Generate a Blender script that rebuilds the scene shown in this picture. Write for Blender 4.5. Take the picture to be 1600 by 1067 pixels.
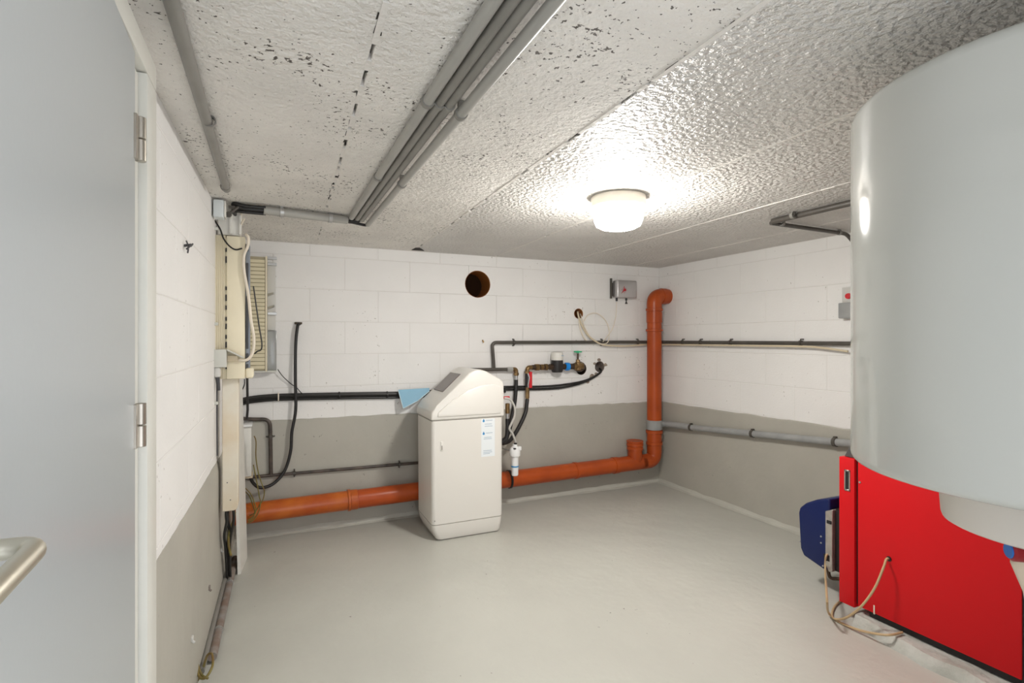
import bpy, bmesh, math, random
from mathutils import Vector, Matrix
random.seed(7)
for o in list(bpy.data.objects): bpy.data.objects.remove(o)
S = bpy.context.scene
COL = S.collection

# ------------------------------------------------------------------ camera, world, exposure
FPX, TH, CH, V0 = 832.0, math.radians(24.3), 1.399, 530.0
cam = bpy.data.cameras.new('camera'); camo = bpy.data.objects.new('camera', cam); COL.objects.link(camo)
cam.sensor_width = 36.0; cam.lens = FPX / 1600 * 36; cam.clip_start = 0.02
cam.shift_y = -(533.5 - V0) / 1600
camo.location = (0, 0, CH); camo.rotation_euler = (math.pi / 2, 0, -TH)
S.camera = camo
w = bpy.data.worlds.new('daylight'); S.world = w; w.use_nodes = True
w.node_tree.nodes['Background'].inputs['Color'].default_value = (0.90, 0.94, 1.0, 1)
w.node_tree.nodes['Background'].inputs['Strength'].default_value = 1.0
S.view_settings.view_transform = 'Standard'; S.view_settings.look = 'None'
S.view_settings.gamma = 1.0; S.view_settings.use_curve_mapping = False
S.view_settings.exposure = 1.44
LAMP_STRENGTH = 74.0

# ------------------------------------------------------------------ room measures and surveying helpers
H, YB, XR, YF = 2.1, 4.174, 3.470, 0.155
LA = 0.022                                   # the left wall runs slightly askew
def xl(y): return -0.285 + LA * (y - 2.3)
CT, ST = math.cos(TH), math.sin(TH)
def ray(u, v):
    a = (u - 800) / FPX
    return Vector((a * CT + ST, -a * ST + CT, (V0 - v) / FPX))
O = Vector((0, 0, CH))
def YP(u, v, y): e = ray(u, v); return O + e * (y / e.y)
def XP(u, v, x): e = ray(u, v); return O + e * (x / e.x)
def ZP(u, v, z): e = ray(u, v); return O + e * ((z - CH) / e.z)
def B(u, v, off=0.0): return YP(u, v, YB - off)
def R(u, v, off=0.0): return XP(u, v, XR - off)
def C(u, v, off=0.0): return ZP(u, v, H - off)
def F(u, v, z=0.0): return ZP(u, v, z)
def L(u, v, off=0.0):
    e = ray(u, v); c0 = -0.285 - LA * 2.3 + off
    return O + e * (c0 / (e.x - LA * e.y))

# ------------------------------------------------------------------ materials
MATS = {}
def mat(name, col, rough=0.5, metal=0.0, var=0.0, vscale=6.0, bump=0.0, bscale=40.0, bdist=0.01, col2=None, spec=0.5, detail=4.0, trans=0.0, emit=None, estr=0.0, coat=0.0):
    m = bpy.data.materials.new(name); m.use_nodes = True; MATS[name] = m
    nt = m.node_tree; b = nt.nodes['Principled BSDF']
    b.inputs['Base Color'].default_value = (*col, 1); b.inputs['Roughness'].default_value = rough
    b.inputs['Metallic'].default_value = metal; b.inputs['Specular IOR Level'].default_value = spec
    b.inputs['Transmission Weight'].default_value = trans; b.inputs['Coat Weight'].default_value = coat
    if emit: b.inputs['Emission Color'].default_value = (*emit, 1); b.inputs['Emission Strength'].default_value = estr
    tc = nt.nodes.new('ShaderNodeNewGeometry')
    if var > 0 or col2:
        n = nt.nodes.new('ShaderNodeTexNoise'); n.inputs['Scale'].default_value = vscale; n.inputs['Detail'].default_value = 6
        nt.links.new(tc.outputs['Position'], n.inputs['Vector'])
        r = nt.nodes.new('ShaderNodeValToRGB')
        c2 = col2 if col2 else tuple(c * (1 - var) for c in col)
        r.color_ramp.elements[0].position = 0.35; r.color_ramp.elements[1].position = 0.65
        r.color_ramp.elements[0].color = (*c2, 1); r.color_ramp.elements[1].color = (*col, 1)
        nt.links.new(n.outputs['Fac'], r.inputs['Fac']); nt.links.new(r.outputs['Color'], b.inputs['Base Color'])
    if bump > 0:
        n2 = nt.nodes.new('ShaderNodeTexNoise'); n2.inputs['Scale'].default_value = bscale; n2.inputs['Detail'].default_value = detail
        nt.links.new(tc.outputs['Position'], n2.inputs['Vector'])
        bp = nt.nodes.new('ShaderNodeBump'); bp.inputs['Strength'].default_value = bump; bp.inputs['Distance'].default_value = bdist
        nt.links.new(n2.outputs['Fac'], bp.inputs['Height']); nt.links.new(bp.outputs['Normal'], b.inputs['Normal'])
    return m

def specks(m, scale, thresh, col, scale2=3.0):
    """dirt specks: small dark chips gathered in loose patches"""
    nt = m.node_tree; b = nt.nodes['Principled BSDF']
    tc = nt.nodes.new('ShaderNodeNewGeometry')
    n = nt.nodes.new('ShaderNodeTexNoise'); n.inputs['Scale'].default_value = scale; n.inputs['Detail'].default_value = 2
    n2 = nt.nodes.new('ShaderNodeTexNoise'); n2.inputs['Scale'].default_value = scale2
    nt.links.new(tc.outputs['Position'], n.inputs['Vector']); nt.links.new(tc.outputs['Position'], n2.inputs['Vector'])
    ad = nt.nodes.new('ShaderNodeMath'); ad.operation = 'MULTIPLY_ADD'; ad.inputs[1].default_value = 0.35
    nt.links.new(n2.outputs['Fac'], ad.inputs[0]); nt.links.new(n.outputs['Fac'], ad.inputs[2])
    mr = nt.nodes.new('ShaderNodeMapRange'); mr.inputs['From Min'].default_value = thresh; mr.inputs['From Max'].default_value = thresh + 0.03
    nt.links.new(ad.outputs[0], mr.inputs['Value'])
    mx = nt.nodes.new('ShaderNodeMix'); mx.data_type = 'RGBA'
    src = b.inputs['Base Color'].links[0].from_socket if b.inputs['Base Color'].links else None
    if src: nt.links.new(src, mx.inputs['A'])
    else: mx.inputs['A'].default_value = b.inputs['Base Color'].default_value
    mx.inputs['B'].default_value = (*col, 1)
    nt.links.new(mr.outputs['Result'], mx.inputs['Factor']); nt.links.new(mx.outputs['Result'], b.inputs['Base Color'])

mat('block_paint', (0.85, 0.835, 0.815), 0.6, var=0.035, vscale=3, bump=0.25, bscale=70, bdist=0.004)
specks(MATS['block_paint'], 55, 0.93, (0.50, 0.47, 0.43))
mat('mortar_paint', (0.74, 0.72, 0.69), 0.7, bump=0.3, bscale=90, bdist=0.003)
mat('plaster_grey', (0.46, 0.44, 0.385), 0.55, var=0.10, vscale=2.2, bump=0.25, bscale=14, bdist=0.01)
specks(MATS['plaster_grey'], 40, 0.945, (0.30, 0.28, 0.25))
mat('floor_paint', (0.53, 0.525, 0.475), 0.38, var=0.07, vscale=1.6, bump=0.4, bscale=7, bdist=0.015, detail=8)
specks(MATS['floor_paint'], 34, 0.952, (0.22, 0.20, 0.18), 2.0)
mat('cove_mortar', (0.55, 0.54, 0.48), 0.55, var=0.12, vscale=5, bump=0.4, bscale=25)
mat('ceiling_matte', (0.84, 0.81, 0.76), 0.75, var=0.10, vscale=5, bump=0.85, bscale=55, bdist=0.016, detail=6)
specks(MATS['ceiling_matte'], 85, 0.846, (0.10, 0.085, 0.07), 4.0)
mat('ceiling_gloss', (0.70, 0.675, 0.635), 0.42, var=0.08, vscale=4, bump=1.0, bscale=52, bdist=0.028, detail=3, spec=0.36)
specks(MATS['ceiling_gloss'], 26, 0.955, (0.16, 0.14, 0.12), 4.0)
mat('joint_filler', (0.76, 0.73, 0.685), 0.7, bump=0.6, bscale=40)
mat('joint_dark', (0.035, 0.03, 0.025), 0.95)
mat('door_paint', (0.46, 0.485, 0.49), 0.28, bump=0.05, bscale=120, bdist=0.002)
mat('frame_paint', (0.74, 0.73, 0.67), 0.4, var=0.05, vscale=8)
mat('steel_brushed', (0.50, 0.46, 0.40), 0.35, metal=1.0, var=0.15, vscale=20)
mat('satin_metal', (0.72, 0.68, 0.58), 0.33, metal=1.0)
mat('conduit_grey', (0.25, 0.24, 0.215), 0.45, var=0.15, vscale=9)
mat('conduit_dark', (0.085, 0.075, 0.063), 0.45, var=0.25, vscale=12)
mat('conduit_pale', (0.38, 0.37, 0.34), 0.4, var=0.1, vscale=9)
mat('black_rubber', (0.014, 0.013, 0.013), 0.45)
mat('cable_black', (0.02, 0.019, 0.018), 0.4, var=0.4, vscale=15)
mat('painted_black_pipe', (0.035, 0.028, 0.024), 0.4, col2=(0.10, 0.075, 0.06), vscale=14)
mat('cable_cream', (0.66, 0.56, 0.40), 0.5)
mat('cable_white', (0.78, 0.70, 0.58), 0.5)
mat('cable_beige', (0.50, 0.36, 0.20), 0.45)
mat('wire_olive', (0.20, 0.12, 0.035), 0.5, col2=(0.20, 0.18, 0.04), vscale=30)
mat('pvc_orange', (0.46, 0.078, 0.012), 0.33, spec=0.35, col2=(0.37, 0.060, 0.011), vscale=5, bump=0.08, bscale=18, bdist=0.004)
mat('pvc_orange_aged', (0.55, 0.135, 0.018), 0.30, spec=0.4, col2=(0.42, 0.078, 0.012), vscale=6)
mat('pvc_grey', (0.34, 0.345, 0.34), 0.4, var=0.15, vscale=10)
mat('mortar_rough', (0.42, 0.36, 0.30), 0.95, col2=(0.25, 0.19, 0.15), vscale=40, bump=0.8, bscale=80)
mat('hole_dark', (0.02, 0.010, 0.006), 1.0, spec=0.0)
mat('pvc_inside', (0.30, 0.11, 0.025), 0.4)
mat('cream_plastic', (0.85, 0.77, 0.58), 0.45, var=0.06, vscale=5)
mat('cream_slot', (0.70, 0.63, 0.44), 0.5)
mat('slot_shade', (0.42, 0.37, 0.25), 0.7)
mat('cream_white', (0.78, 0.73, 0.62), 0.45, col2=(0.72, 0.61, 0.45), vscale=5)
mat('board_white', (0.80, 0.78, 0.72), 0.5, var=0.08, vscale=12)
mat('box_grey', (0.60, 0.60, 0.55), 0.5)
mat('box_pale', (0.66, 0.70, 0.71), 0.45)
mat('rail_blue_grey', (0.26, 0.29, 0.33), 0.4, metal=0.3)
mat('charcoal', (0.06, 0.06, 0.065), 0.45)
mat('zinc', (0.58, 0.58, 0.57), 0.35, metal=0.8, var=0.15, vscale=18)
mat('clear_plastic', (0.80, 0.82, 0.82), 0.12, trans=0.75)
mat('softener_white', (0.76, 0.735, 0.685), 0.30, spec=0.5)
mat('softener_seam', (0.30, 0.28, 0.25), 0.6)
mat('display_glass', (0.16, 0.135, 0.125), 0.25)
mat('sticker_paper', (0.80, 0.84, 0.86), 0.4)
mat('ink_blue', (0.05, 0.30, 0.62), 0.5)
mat('ink_grey', (0.42, 0.50, 0.58), 0.5)
mat('sheet_blue', (0.27, 0.50, 0.66), 0.45, var=0.08, vscale=9)
mat('sheet_edge', (0.62, 0.74, 0.80), 0.5)
mat('brass', (0.30, 0.19, 0.085), 0.38, metal=0.8, var=0.35, vscale=30)
mat('bronze_dark', (0.085, 0.055, 0.035), 0.45, metal=0.5, var=0.3, vscale=30)
mat('meter_black', (0.022, 0.02, 0.02), 0.4)
mat('meter_white', (0.74, 0.72, 0.67), 0.35)
mat('nut_blue', (0.01, 0.25, 0.75), 0.4)
mat('wheel_green', (0.01, 0.42, 0.18), 0.4)
mat('tag_red', (0.62, 0.02, 0.03), 0.45)
mat('hose_grey', (0.55, 0.53, 0.49), 0.35)
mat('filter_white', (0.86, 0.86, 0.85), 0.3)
mat('gauge_metal', (0.55, 0.53, 0.53), 0.3, metal=0.7)
mat('gauge_red', (0.50, 0.02, 0.03), 0.4)
mat('boiler_red', (0.60, 0.006, 0.010), 0.45, spec=0.25, bump=0.05, bscale=250, bdist=0.001)
mat('boiler_black', (0.012, 0.010, 0.010), 0.6)
mat('console_grey', (0.075, 0.07, 0.07), 0.4)
mat('chrome_frame', (0.60, 0.56, 0.52), 0.3, metal=0.9)
mat('burner_blue', (0.004, 0.012, 0.080), 0.35, spec=0.35, bump=0.05, bscale=200, bdist=0.001)
mat('burner_plate', (0.52, 0.49, 0.45), 0.4, metal=0.7, var=0.25, vscale=22)
mat('plinth_concrete', (0.52, 0.52, 0.48), 0.8, col2=(0.40, 0.40, 0.36), vscale=9, bump=0.8, bscale=22, bdist=0.02)
mat('enamel_white', (0.53, 0.54, 0.51), 0.10, spec=0.5)
mat('skirt_plastic', (0.70, 0.66, 0.61), 0.4)
mat('knob_red', (0.30, 0.008, 0.016), 0.35)
mat('cap_blue', (0.02, 0.16, 0.55), 0.35)
mat('funnel_cream', (0.72, 0.62, 0.50), 0.4)
mat('lamp_base', (0.80, 0.74, 0.64), 0.4)
mat('lamp_glass', (0.95, 0.95, 0.95), 0.3, emit=(1.0, 0.972, 0.925), estr=LAMP_STRENGTH)
mat('lamp_glass_dim', (0.95, 0.95, 0.95), 0.3, emit=(1.0, 0.972, 0.925), estr=LAMP_STRENGTH * 0.08)
mat('rust', (0.20, 0.14, 0.11), 0.7, col2=(0.27, 0.25, 0.23), vscale=16)
mat('plug_white', (0.62, 0.61, 0.58), 0.5)

# ------------------------------------------------------------------ mesh helpers
def new(): return bmesh.new()
def box(bm, x0, x1, y0, y1, z0, z1, bev=0.0, seg=2, mtx=None):
    vs = [bm.verts.new((x, y, z)) for x in (x0, x1) for y in (y0, y1) for z in (z0, z1)]
    fs = [(0, 1, 3, 2), (4, 6, 7, 5), (0, 4, 5, 1), (2, 3, 7, 6), (0, 2, 6, 4), (1, 5, 7, 3)]
    faces = [bm.faces.new([vs[i] for i in f]) for f in fs]
    if bev > 0:
        es = list({e for f in faces for e in f.edges})
        r = bmesh.ops.bevel(bm, geom=es, offset=bev, segments=seg, affect='EDGES', profile=0.5)
        vs = list({v for v in vs if v.is_valid} | {v for f in r['faces'] for v in f.verts})
    if mtx: bmesh.ops.transform(bm, matrix=mtx, verts=[v for v in vs if v.is_valid])
    return bm
def prism(bm, poly, axis, a0, a1, bev=0.0, seg=2):
    """extrude a polygon given in the two other axes along axis from a0 to a1"""
    def pt(p, a):
        return {'x': (a, p[0], p[1]), 'y': (p[0], a, p[1]), 'z': (p[0], p[1], a)}[axis]
    lo = [bm.verts.new(pt(p, a0)) for p in poly]; hi = [bm.verts.new(pt(p, a1)) for p in poly]
    n = len(poly); faces = [bm.faces.new(lo), bm.faces.new(hi[::-1])]
    for i in range(n): faces.append(bm.faces.new((lo[i], hi[i], hi[(i + 1) % n], lo[(i + 1) % n])))
    if bev > 0:
        es = list({e for f in faces for e in f.edges})
        bmesh.ops.bevel(bm, geom=es, offset=bev, segments=seg, affect='EDGES', profile=0.5, clamp_overlap=True)
    return bm
def frame_of(d):
    d = d.normalized(); up = Vector((0, 0, 1)) if abs(d.z) < 0.95 else Vector((1, 0, 0))
    a = d.cross(up).normalized(); return a, a.cross(d).normalized()
def tube(bm, pts, r, seg=8, cap=True):
    pts = [Vector(p) for p in pts]; rings = []
    a = None
    for i, p in enumerate(pts):
        d = (pts[min(i + 1, len(pts) - 1)] - pts[max(i - 1, 0)])
        if d.length < 1e-9: d = Vector((0, 0, 1))
        d.normalize()
        if a is None: a, b = frame_of(d)
        else:
            a = (a - d * a.dot(d)); a = a.normalized() if a.length > 1e-6 else frame_of(d)[0]; b = a.cross(d)
        rr = r[i] if isinstance(r, (list, tuple)) else r
        rings.append([bm.verts.new(p + (a * math.cos(t) + b * math.sin(t)) * rr) for t in [2 * math.pi * k / seg for k in range(seg)]])
    for i in range(len(rings) - 1):
        for k in range(seg):
            bm.faces.new((rings[i][k], rings[i][(k + 1) % seg], rings[i + 1][(k + 1) % seg], rings[i + 1][k]))
    if cap: bm.faces.new(rings[0]); bm.faces.new(rings[-1][::-1])
    return bm
def smooth_path(pts, n=6):
    pts = [Vector(p) for p in pts]
    if len(pts) < 3: return pts
    out = []
    for i in range(len(pts) - 1):
        p0, p1, p2, p3 = pts[max(i - 1, 0)], pts[i], pts[i + 1], pts[min(i + 2, len(pts) - 1)]
        for k in range(n):
            t = k / n
            out.append(0.5 * ((2 * p1) + (p2 - p0) * t + (2 * p0 - 5 * p1 + 4 * p2 - p3) * t * t + (3 * p1 - p0 - 3 * p2 + p3) * t ** 3))
    out.append(pts[-1]); return out
def fillet(pts, rad, n=5):
    pts = [Vector(p) for p in pts]; out = [pts[0]]
    for i in range(1, len(pts) - 1):
        p = pts[i]; a = pts[i - 1] - p; b = pts[i + 1] - p
        l = min(rad, a.length * 0.49, b.length * 0.49); a.normalize(); b.normalize()
        s, e = p + a * l, p + b * l
        for k in range(n + 1):
            t = k / n; out.append((1 - t) ** 2 * s + 2 * t * (1 - t) * p + t * t * e)
    out.append(pts[-1]); return out
def lathe(bm, prof, origin, axis=(0, 0, 1), seg=24, a0=0.0, a1=2 * math.pi, ref=None):
    """prof: list of (radius, distance along the axis)"""
    ax = Vector(axis).normalized(); o = Vector(origin)
    if ref is not None: a = Vector(ref).normalized(); b = ax.cross(a)
    else: a, b = frame_of(ax)
    full = abs(a1 - a0 - 2 * math.pi) < 1e-6; n = seg if full else seg + 1
    rings = []
    for r, h in prof:
        if r < 1e-6: rings.append([bm.verts.new(o + ax * h)] * n); continue
        rings.append([bm.verts.new(o + ax * h + (a * math.cos(t) + b * math.sin(t)) * r) for t in [a0 + (a1 - a0) * k / seg for k in range(n)]])
    for i in range(len(rings) - 1):
        for k in range(seg):
            q = [rings[i][k], rings[i][(k + 1) % n], rings[i + 1][(k + 1) % n], rings[i + 1][k]]
            u = []
            for v in q:
                if v not in u: u.append(v)
            if len(u) > 2:
                try: bm.faces.new(u)
                except ValueError: pass
    return bm
def cyl(bm, p0, p1, r, seg=16, bev=0.0):
    p0, p1 = Vector(p0), Vector(p1); l = (p1 - p0).length
    if bev: prof = [(0, 0), (r - bev, 0), (r, bev), (r, l - bev), (r - bev, l), (0, l)]
    else: prof = [(0, 0), (r, 0), (r, l), (0, l)]
    return lathe(bm, prof, p0, p1 - p0, seg)

def org(o):
    v = Vector((0, 0, 0))
    while o: v += o.location; o = o.parent
    return v
def finish(bm, name, m, smooth=True):
    bmesh.ops.recalc_face_normals(bm, faces=bm.faces)
    me = bpy.data.meshes.new(name); bm.to_mesh(me); bm.free()
    if smooth:
        me.shade_smooth() if hasattr(me, 'shade_smooth') else None
        me.set_sharp_from_angle(angle=math.radians(38))
    if m: me.materials.append(MATS[m])
    return me
def part(name, bm, m, parent, label=None, kind=None, smooth=True):
    bmesh.ops.translate(bm, verts=bm.verts, vec=-org(parent))
    o = bpy.data.objects.new(name, finish(bm, name, m, smooth)); COL.objects.link(o); o.parent = parent
    if label: o['label'] = label
    if kind: o['kind'] = kind
    return o
def root(name, label, cat, loc=(0, 0, 0), group=None):
    o = bpy.data.objects.new(name, None); COL.objects.link(o); o.location = loc; o.empty_display_size = 0.05
    o['label'] = label; o['category'] = cat
    if group: o['group'] = group
    return o
def thing(name, bm, m, label, cat, group=None):
    xs = [v.co for v in bm.verts]
    c = Vector(((min(v.x for v in xs) + max(v.x for v in xs)) / 2, (min(v.y for v in xs) + max(v.y for v in xs)) / 2, min(v.z for v in xs)))
    bmesh.ops.translate(bm, verts=bm.verts, vec=-c)
    o = bpy.data.objects.new(name, finish(bm, name, m)); COL.objects.link(o); o.location = c
    o['label'] = label; o['category'] = cat
    if group: o['group'] = group
    return o
def struct(name, bm, m, label, cat='wall'):
    o = bpy.data.objects.new(name, finish(bm, name, m)); COL.objects.link(o)
    o['kind'] = 'structure'; o['label'] = label; o['category'] = cat
    return o
def cut(o, cutters):
    """cut round holes (applied straight away)"""
    for c in cutters:
        md = o.modifiers.new('hole', 'BOOLEAN'); md.object = c; md.operation = 'DIFFERENCE'; md.solver = 'EXACT'
    bpy.context.view_layer.update()
    dg = bpy.context.evaluated_depsgraph_get(); dg.update()
    me = bpy.data.meshes.new_from_object(o.evaluated_get(dg)); o.modifiers.clear(); o.data = me

# ------------------------------------------------------------------ setting: floor, walls, blocks
bm = new(); box(bm, -0.55, XR + 0.2, -0.6, YB + 0.2, -0.1, 0.0)
floor = struct('floor', bm, 'floor_paint', 'pale grey painted concrete floor', 'floor')

COURSE, BLEN, Z0 = 0.2405, 0.495, 0.808
HOLES = [(B(746.5, 444), 0.113), (B(904, 490), 0.047), (B(937, 573), 0.052), (B(908, 576), 0.056)]
cutters = []
for p, r in HOLES:
    bm = new(); cyl(bm, p + Vector((0, -0.2, 0)), p + Vector((0, 0.5, 0)), r, 28)
    c = bpy.data.objects.new('cutter', finish(bm, 'cutter', None)); COL.objects.link(c); cutters.append(c)
block_cache = {}
def block_mesh(wd, ht, tag):
    key = (round(wd, 3), round(ht, 3))
    if key not in block_cache:
        bm = new(); box(bm, 0, key[0], 0, 0.03, 0, key[1], 0.0022, 1)
        block_cache[key] = finish(bm, 'block', 'block_paint', False)
    return block_cache[key]
def lay_blocks(wall, length, place, rot, holes=(), shift=0.0, z_from=0.72, skip=0.0):
    """courses of painted blocks; place(s, z) gives the lower left face corner of a block"""
    z = Z0 - COURSE; row = 0
    while z < H - 0.01:
        zt = min(z + COURSE, H - 0.002)
        if zt > z_from:
            s = -BLEN * (0.5 if row % 2 else 0.0) + shift - BLEN
            while s < length:
                a, b = max(s, skip), min(s + BLEN, length)
                if b - a > 0.02:
                    g = 0.0022
                    o = bpy.data.objects.new('block', block_mesh(b - a - g, zt - z - g, row)); COL.objects.link(o)
                    o.parent = wall; p = place(a + g / 2, z + g / 2)
                    o.location = p + Vector((0, 0, 0)); o.rotation_euler = (0, 0, rot)
                    hit = [k for k, (hp, r) in enumerate(holes) if a - r < hp.x + OFFX < b + r and z - r < hp.z < zt + r]
                    if hit: cut(o, [cutters[k] for k in hit])
                s += BLEN
        z += COURSE; row += 1
OFFX = 0.40
# back wall (face at y = YB, mortar plane just behind)
bm = new(); box(bm, -0.45, XR + 0.2, YB + 0.0016, YB + 0.22, 0.0, H + 0.15)
wall_back = struct('wall_back', bm, 'mortar_paint', 'white painted block wall at the far end of the room')
cut(wall_back, cutters)
lay_blocks(wall_back, XR + OFFX, lambda s, z: Vector((s - OFFX, YB, z)), 0.0, HOLES, shift=0.16)
# right wall (face at x = XR)
bm = new(); box(bm, XR + 0.0016, XR + 0.22, YF - 0.25, YB + 0.2, 0.0, H + 0.15)
wall_right = struct('wall_right', bm, 'mortar_paint', 'white painted block wall on the right, behind the boiler')
lay_blocks(wall_right, YB - YF, lambda s, z: Vector((XR, YB - s, z)), -math.pi / 2, shift=0.25)
# left wall, askew: built along its own axis
LROT = -math.atan(LA)
bm = new(); box(bm, -0.22, -0.0016, -0.3, YB + 0.15, 0.0, H + 0.15)
wall_left = struct('wall_left', bm, 'mortar_paint', 'white painted block wall on the left, beside the door')
wall_left.location = (xl(0), 0, 0); wall_left.rotation_euler = (0, 0, LROT)
lay_blocks(wall_left, YB, lambda s, z: Vector((0, s, z)), math.pi / 2, shift=0.1, skip=0.25)
for c in list(wall_left.children): pass
# blocks of the left wall must show their face to +x: turn them about their own edge
for c in wall_left.children:
    if c.name.startswith('block'):
        c.rotation_euler = (0, 0, math.pi / 2)
# front wall beside the opening the camera looks through
bm = new(); box(bm, 1.02, XR + 0.2, YF - 0.2, YF, 0.0, H + 0.15)
wall_front = struct('wall_front', bm, 'block_paint', 'white wall behind the hanging water tank')

# grey plaster dado on the walls: a skim coat standing proud, with an uneven top edge
def dado(wall, n, length, ztop, thick, place):
    bm = new(); rows = []
    for i in range(n + 1):
        s = length[0] + (length[1] - length[0]) * i / n
        zt = ztop(s) + random.uniform(-0.004, 0.004)
        rows.append([bm.verts.new(place(s, t, z)) for t, z in ((0, 0), (thick, 0), (thick, zt - 0.006), (thick - 0.006, zt), (0, zt + 0.002))])
    for i in range(n):
        for k in range(4): bm.faces.new((rows[i][k], rows[i + 1][k], rows[i + 1][k + 1], rows[i][k + 1]))
    bm.faces.new(rows[0]); bm.faces.new(rows[-1][::-1])
    return part('plaster_band', bm, 'plaster_grey', wall, 'grey painted plaster along the foot of the wall')
dado(wall_back, 60, (-0.24, XR), lambda s: 0.822 - 0.009 * (s + 0.2), 0.010, lambda s, t, z: (s, YB - t, z))
dado(wall_right, 50, (YF, YB), lambda s: 0.79 + 0.008 * (YB - s), 0.010, lambda s, t, z: (XR - t, s, z))
pts_l = [L(250, 872, 0.005), L(343, 716, 0.005)]
def zleft(s):
    a, b = pts_l; return a.z + (b.z - a.z) * (s - a.y) / (b.y - a.y)
bm = new(); rows = []
for i in range(41):
    s = 1.38 + (YB - 1.38) * i / 40; zt = zleft(s) + random.uniform(-0.003, 0.003)
    rows.append([bm.verts.new((xl(s) + t, s, z)) for t, z in ((0, 0), (0.010, 0), (0.010, zt - 0.055), (0.009, zt - 0.050), (0.002, zt), (0, zt))])
for i in range(40):
    for k in range(5): bm.faces.new((rows[i][k], rows[i + 1][k], rows[i + 1][k + 1], rows[i][k + 1]))
bm.faces.new(rows[0]); bm.faces.new(rows[-1][::-1])
o = bpy.data.objects.new('plaster_band', finish(bm, 'plaster_band', 'plaster_grey')); COL.objects.link(o)
o.parent = wall_left; o.matrix_parent_inverse = (Matrix.Translation(wall_left.location) @ Matrix.Rotation(LROT, 4, 'Z')).inverted()
o['label'] = 'grey painted plaster along the foot of the wall'

# mortar cove where floor meets walls
def cove(pts, inward, r=0.035):
    bm = new(); rows = []
    for p, n in zip(pts, inward):
        p = Vector(p); n = Vector(n); rr = r * random.uniform(0.8, 1.2)
        rows.append([bm.verts.new(p + v) for v in (Vector((0, 0, rr)), n * rr * 0.28 + Vector((0, 0, rr * 0.3)), n * rr + Vector((0, 0, 0.0015)), Vector((0, 0, -0.005)))])
    for i in range(len(rows) - 1):
        for k in range(3): bm.faces.new((rows[i][k], rows[i + 1][k], rows[i + 1][k + 1], rows[i][k + 1]))
    part('floor_cove', bm, 'cove_mortar', floor, 'pale mortar fillet along the wall foot')
N = 40
cove([(-0.25 + (XR + 0.25) * i / N, YB - 0.010, 0) for i in range(N + 1)], [(0, -1, 0)] * (N + 1))
cove([(XR - 0.010, YB - (YB - YF) * i / N, 0) for i in range(N + 1)], [(-1, 0, 0)] * (N + 1))
cove([(xl(1.4 + 2.77 * i / N) + 0.008, 1.4 + 2.77 * i / N, 0) for i in range(N + 1)], [(1, 0, 0)] * (N + 1), 0.012)

# ceiling: concrete planks with open joints, some filled
bm = new(); box(bm, -0.6, XR + 0.2, -0.6, YB + 0.2, H + 0.03, H + 0.15)
ceiling = struct('ceiling', bm, 'joint_dark', 'rough spray-painted concrete plank ceiling', 'ceiling')
SK = 0.028
def jx(x0, y): return x0 + SK * (y - 2.3)
joints = [-0.47, 0.25, 0.975, 1.675, 2.375, 3.075, 3.80]
y0, y1 = -0.6, YB + 0.01
for i in range(len(joints) - 1):
    a, b = joints[i] + 0.004, joints[i + 1] - 0.004
    bm = new()
    poly = [(jx(a, y0), y0), (jx(b, y0), y0), (jx(b, y1), y1), (jx(a, y1), y1)]
    poly = [(max(-0.55, min(XR + 0.1, px)), py) for px, py in poly]
    prism(bm, poly, 'z', H, H + 0.05, 0.002, 1)
    part('ceiling_plank', bm, 'ceiling_matte' if i < 2 else 'ceiling_gloss', ceiling)
for j, x0 in enumerate(joints[1:-1]):
    bm = new(); y = y0
    openness = (0.60, 0.30, 0.10, 0.03, 0.03)[j]
    while y < y1 - 0.02:
        l = random.uniform(0.03, 0.22) * (1 - openness * 0.6)
        ye = min(y + l, y1)
        zb = H - random.uniform(0.001, 0.003)
        prism(bm, [(jx(x0, y) - 0.007, y), (jx(x0, y) + 0.007, y), (jx(x0, ye) + 0.007, ye), (jx(x0, ye) - 0.007, ye)], 'z', zb, H + 0.02)
        y = ye + (random.uniform(0.02, 0.10) if random.random() < openness else 0.0)
    part('joint_filler', bm, 'joint_filler', ceiling, kind='stuff')
# chipped edges beside the open joints
bm = new()
for x0, ya, yb, n in ((0.25, 0.95, 3.2, 34), (0.975, 0.75, 1.9, 12), (1.675, 0.95, 1.5, 5)):
    for k in range(n):
        y = random.uniform(ya, yb); l = random.uniform(0.012, 0.05); wd = random.uniform(0.003, 0.009); x = jx(x0, y) + random.uniform(-0.006, 0.006)
        poly = [(x - wd * random.uniform(0.5, 1), y), (x + wd * random.uniform(0.3, 1), y + l * 0.2), (x + wd * random.uniform(0.5, 1), y + l * 0.8), (x - wd * random.uniform(0.2, 1), y + l)]
        prism(bm, poly, 'z', H - 0.0012, H + 0.01)
part('joint_chips', bm, 'joint_dark', ceiling, 'dark broken edges along the plank joints', kind='stuff')
# broken corner gap at the top of the back wall
bm = new(); q_ = [C(643, 390.2), C(663, 391.4), C(655, 386.5), C(649, 387)]
q_ = [(v.x, min(v.y, YB - 0.0005)) for v in q_]
prism(bm, q_, 'z', H - 0.0035, H + 0.012); part('corner_gap', bm, 'joint_dark', ceiling, 'dark broken gap where a plank joint meets the back wall')

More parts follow.
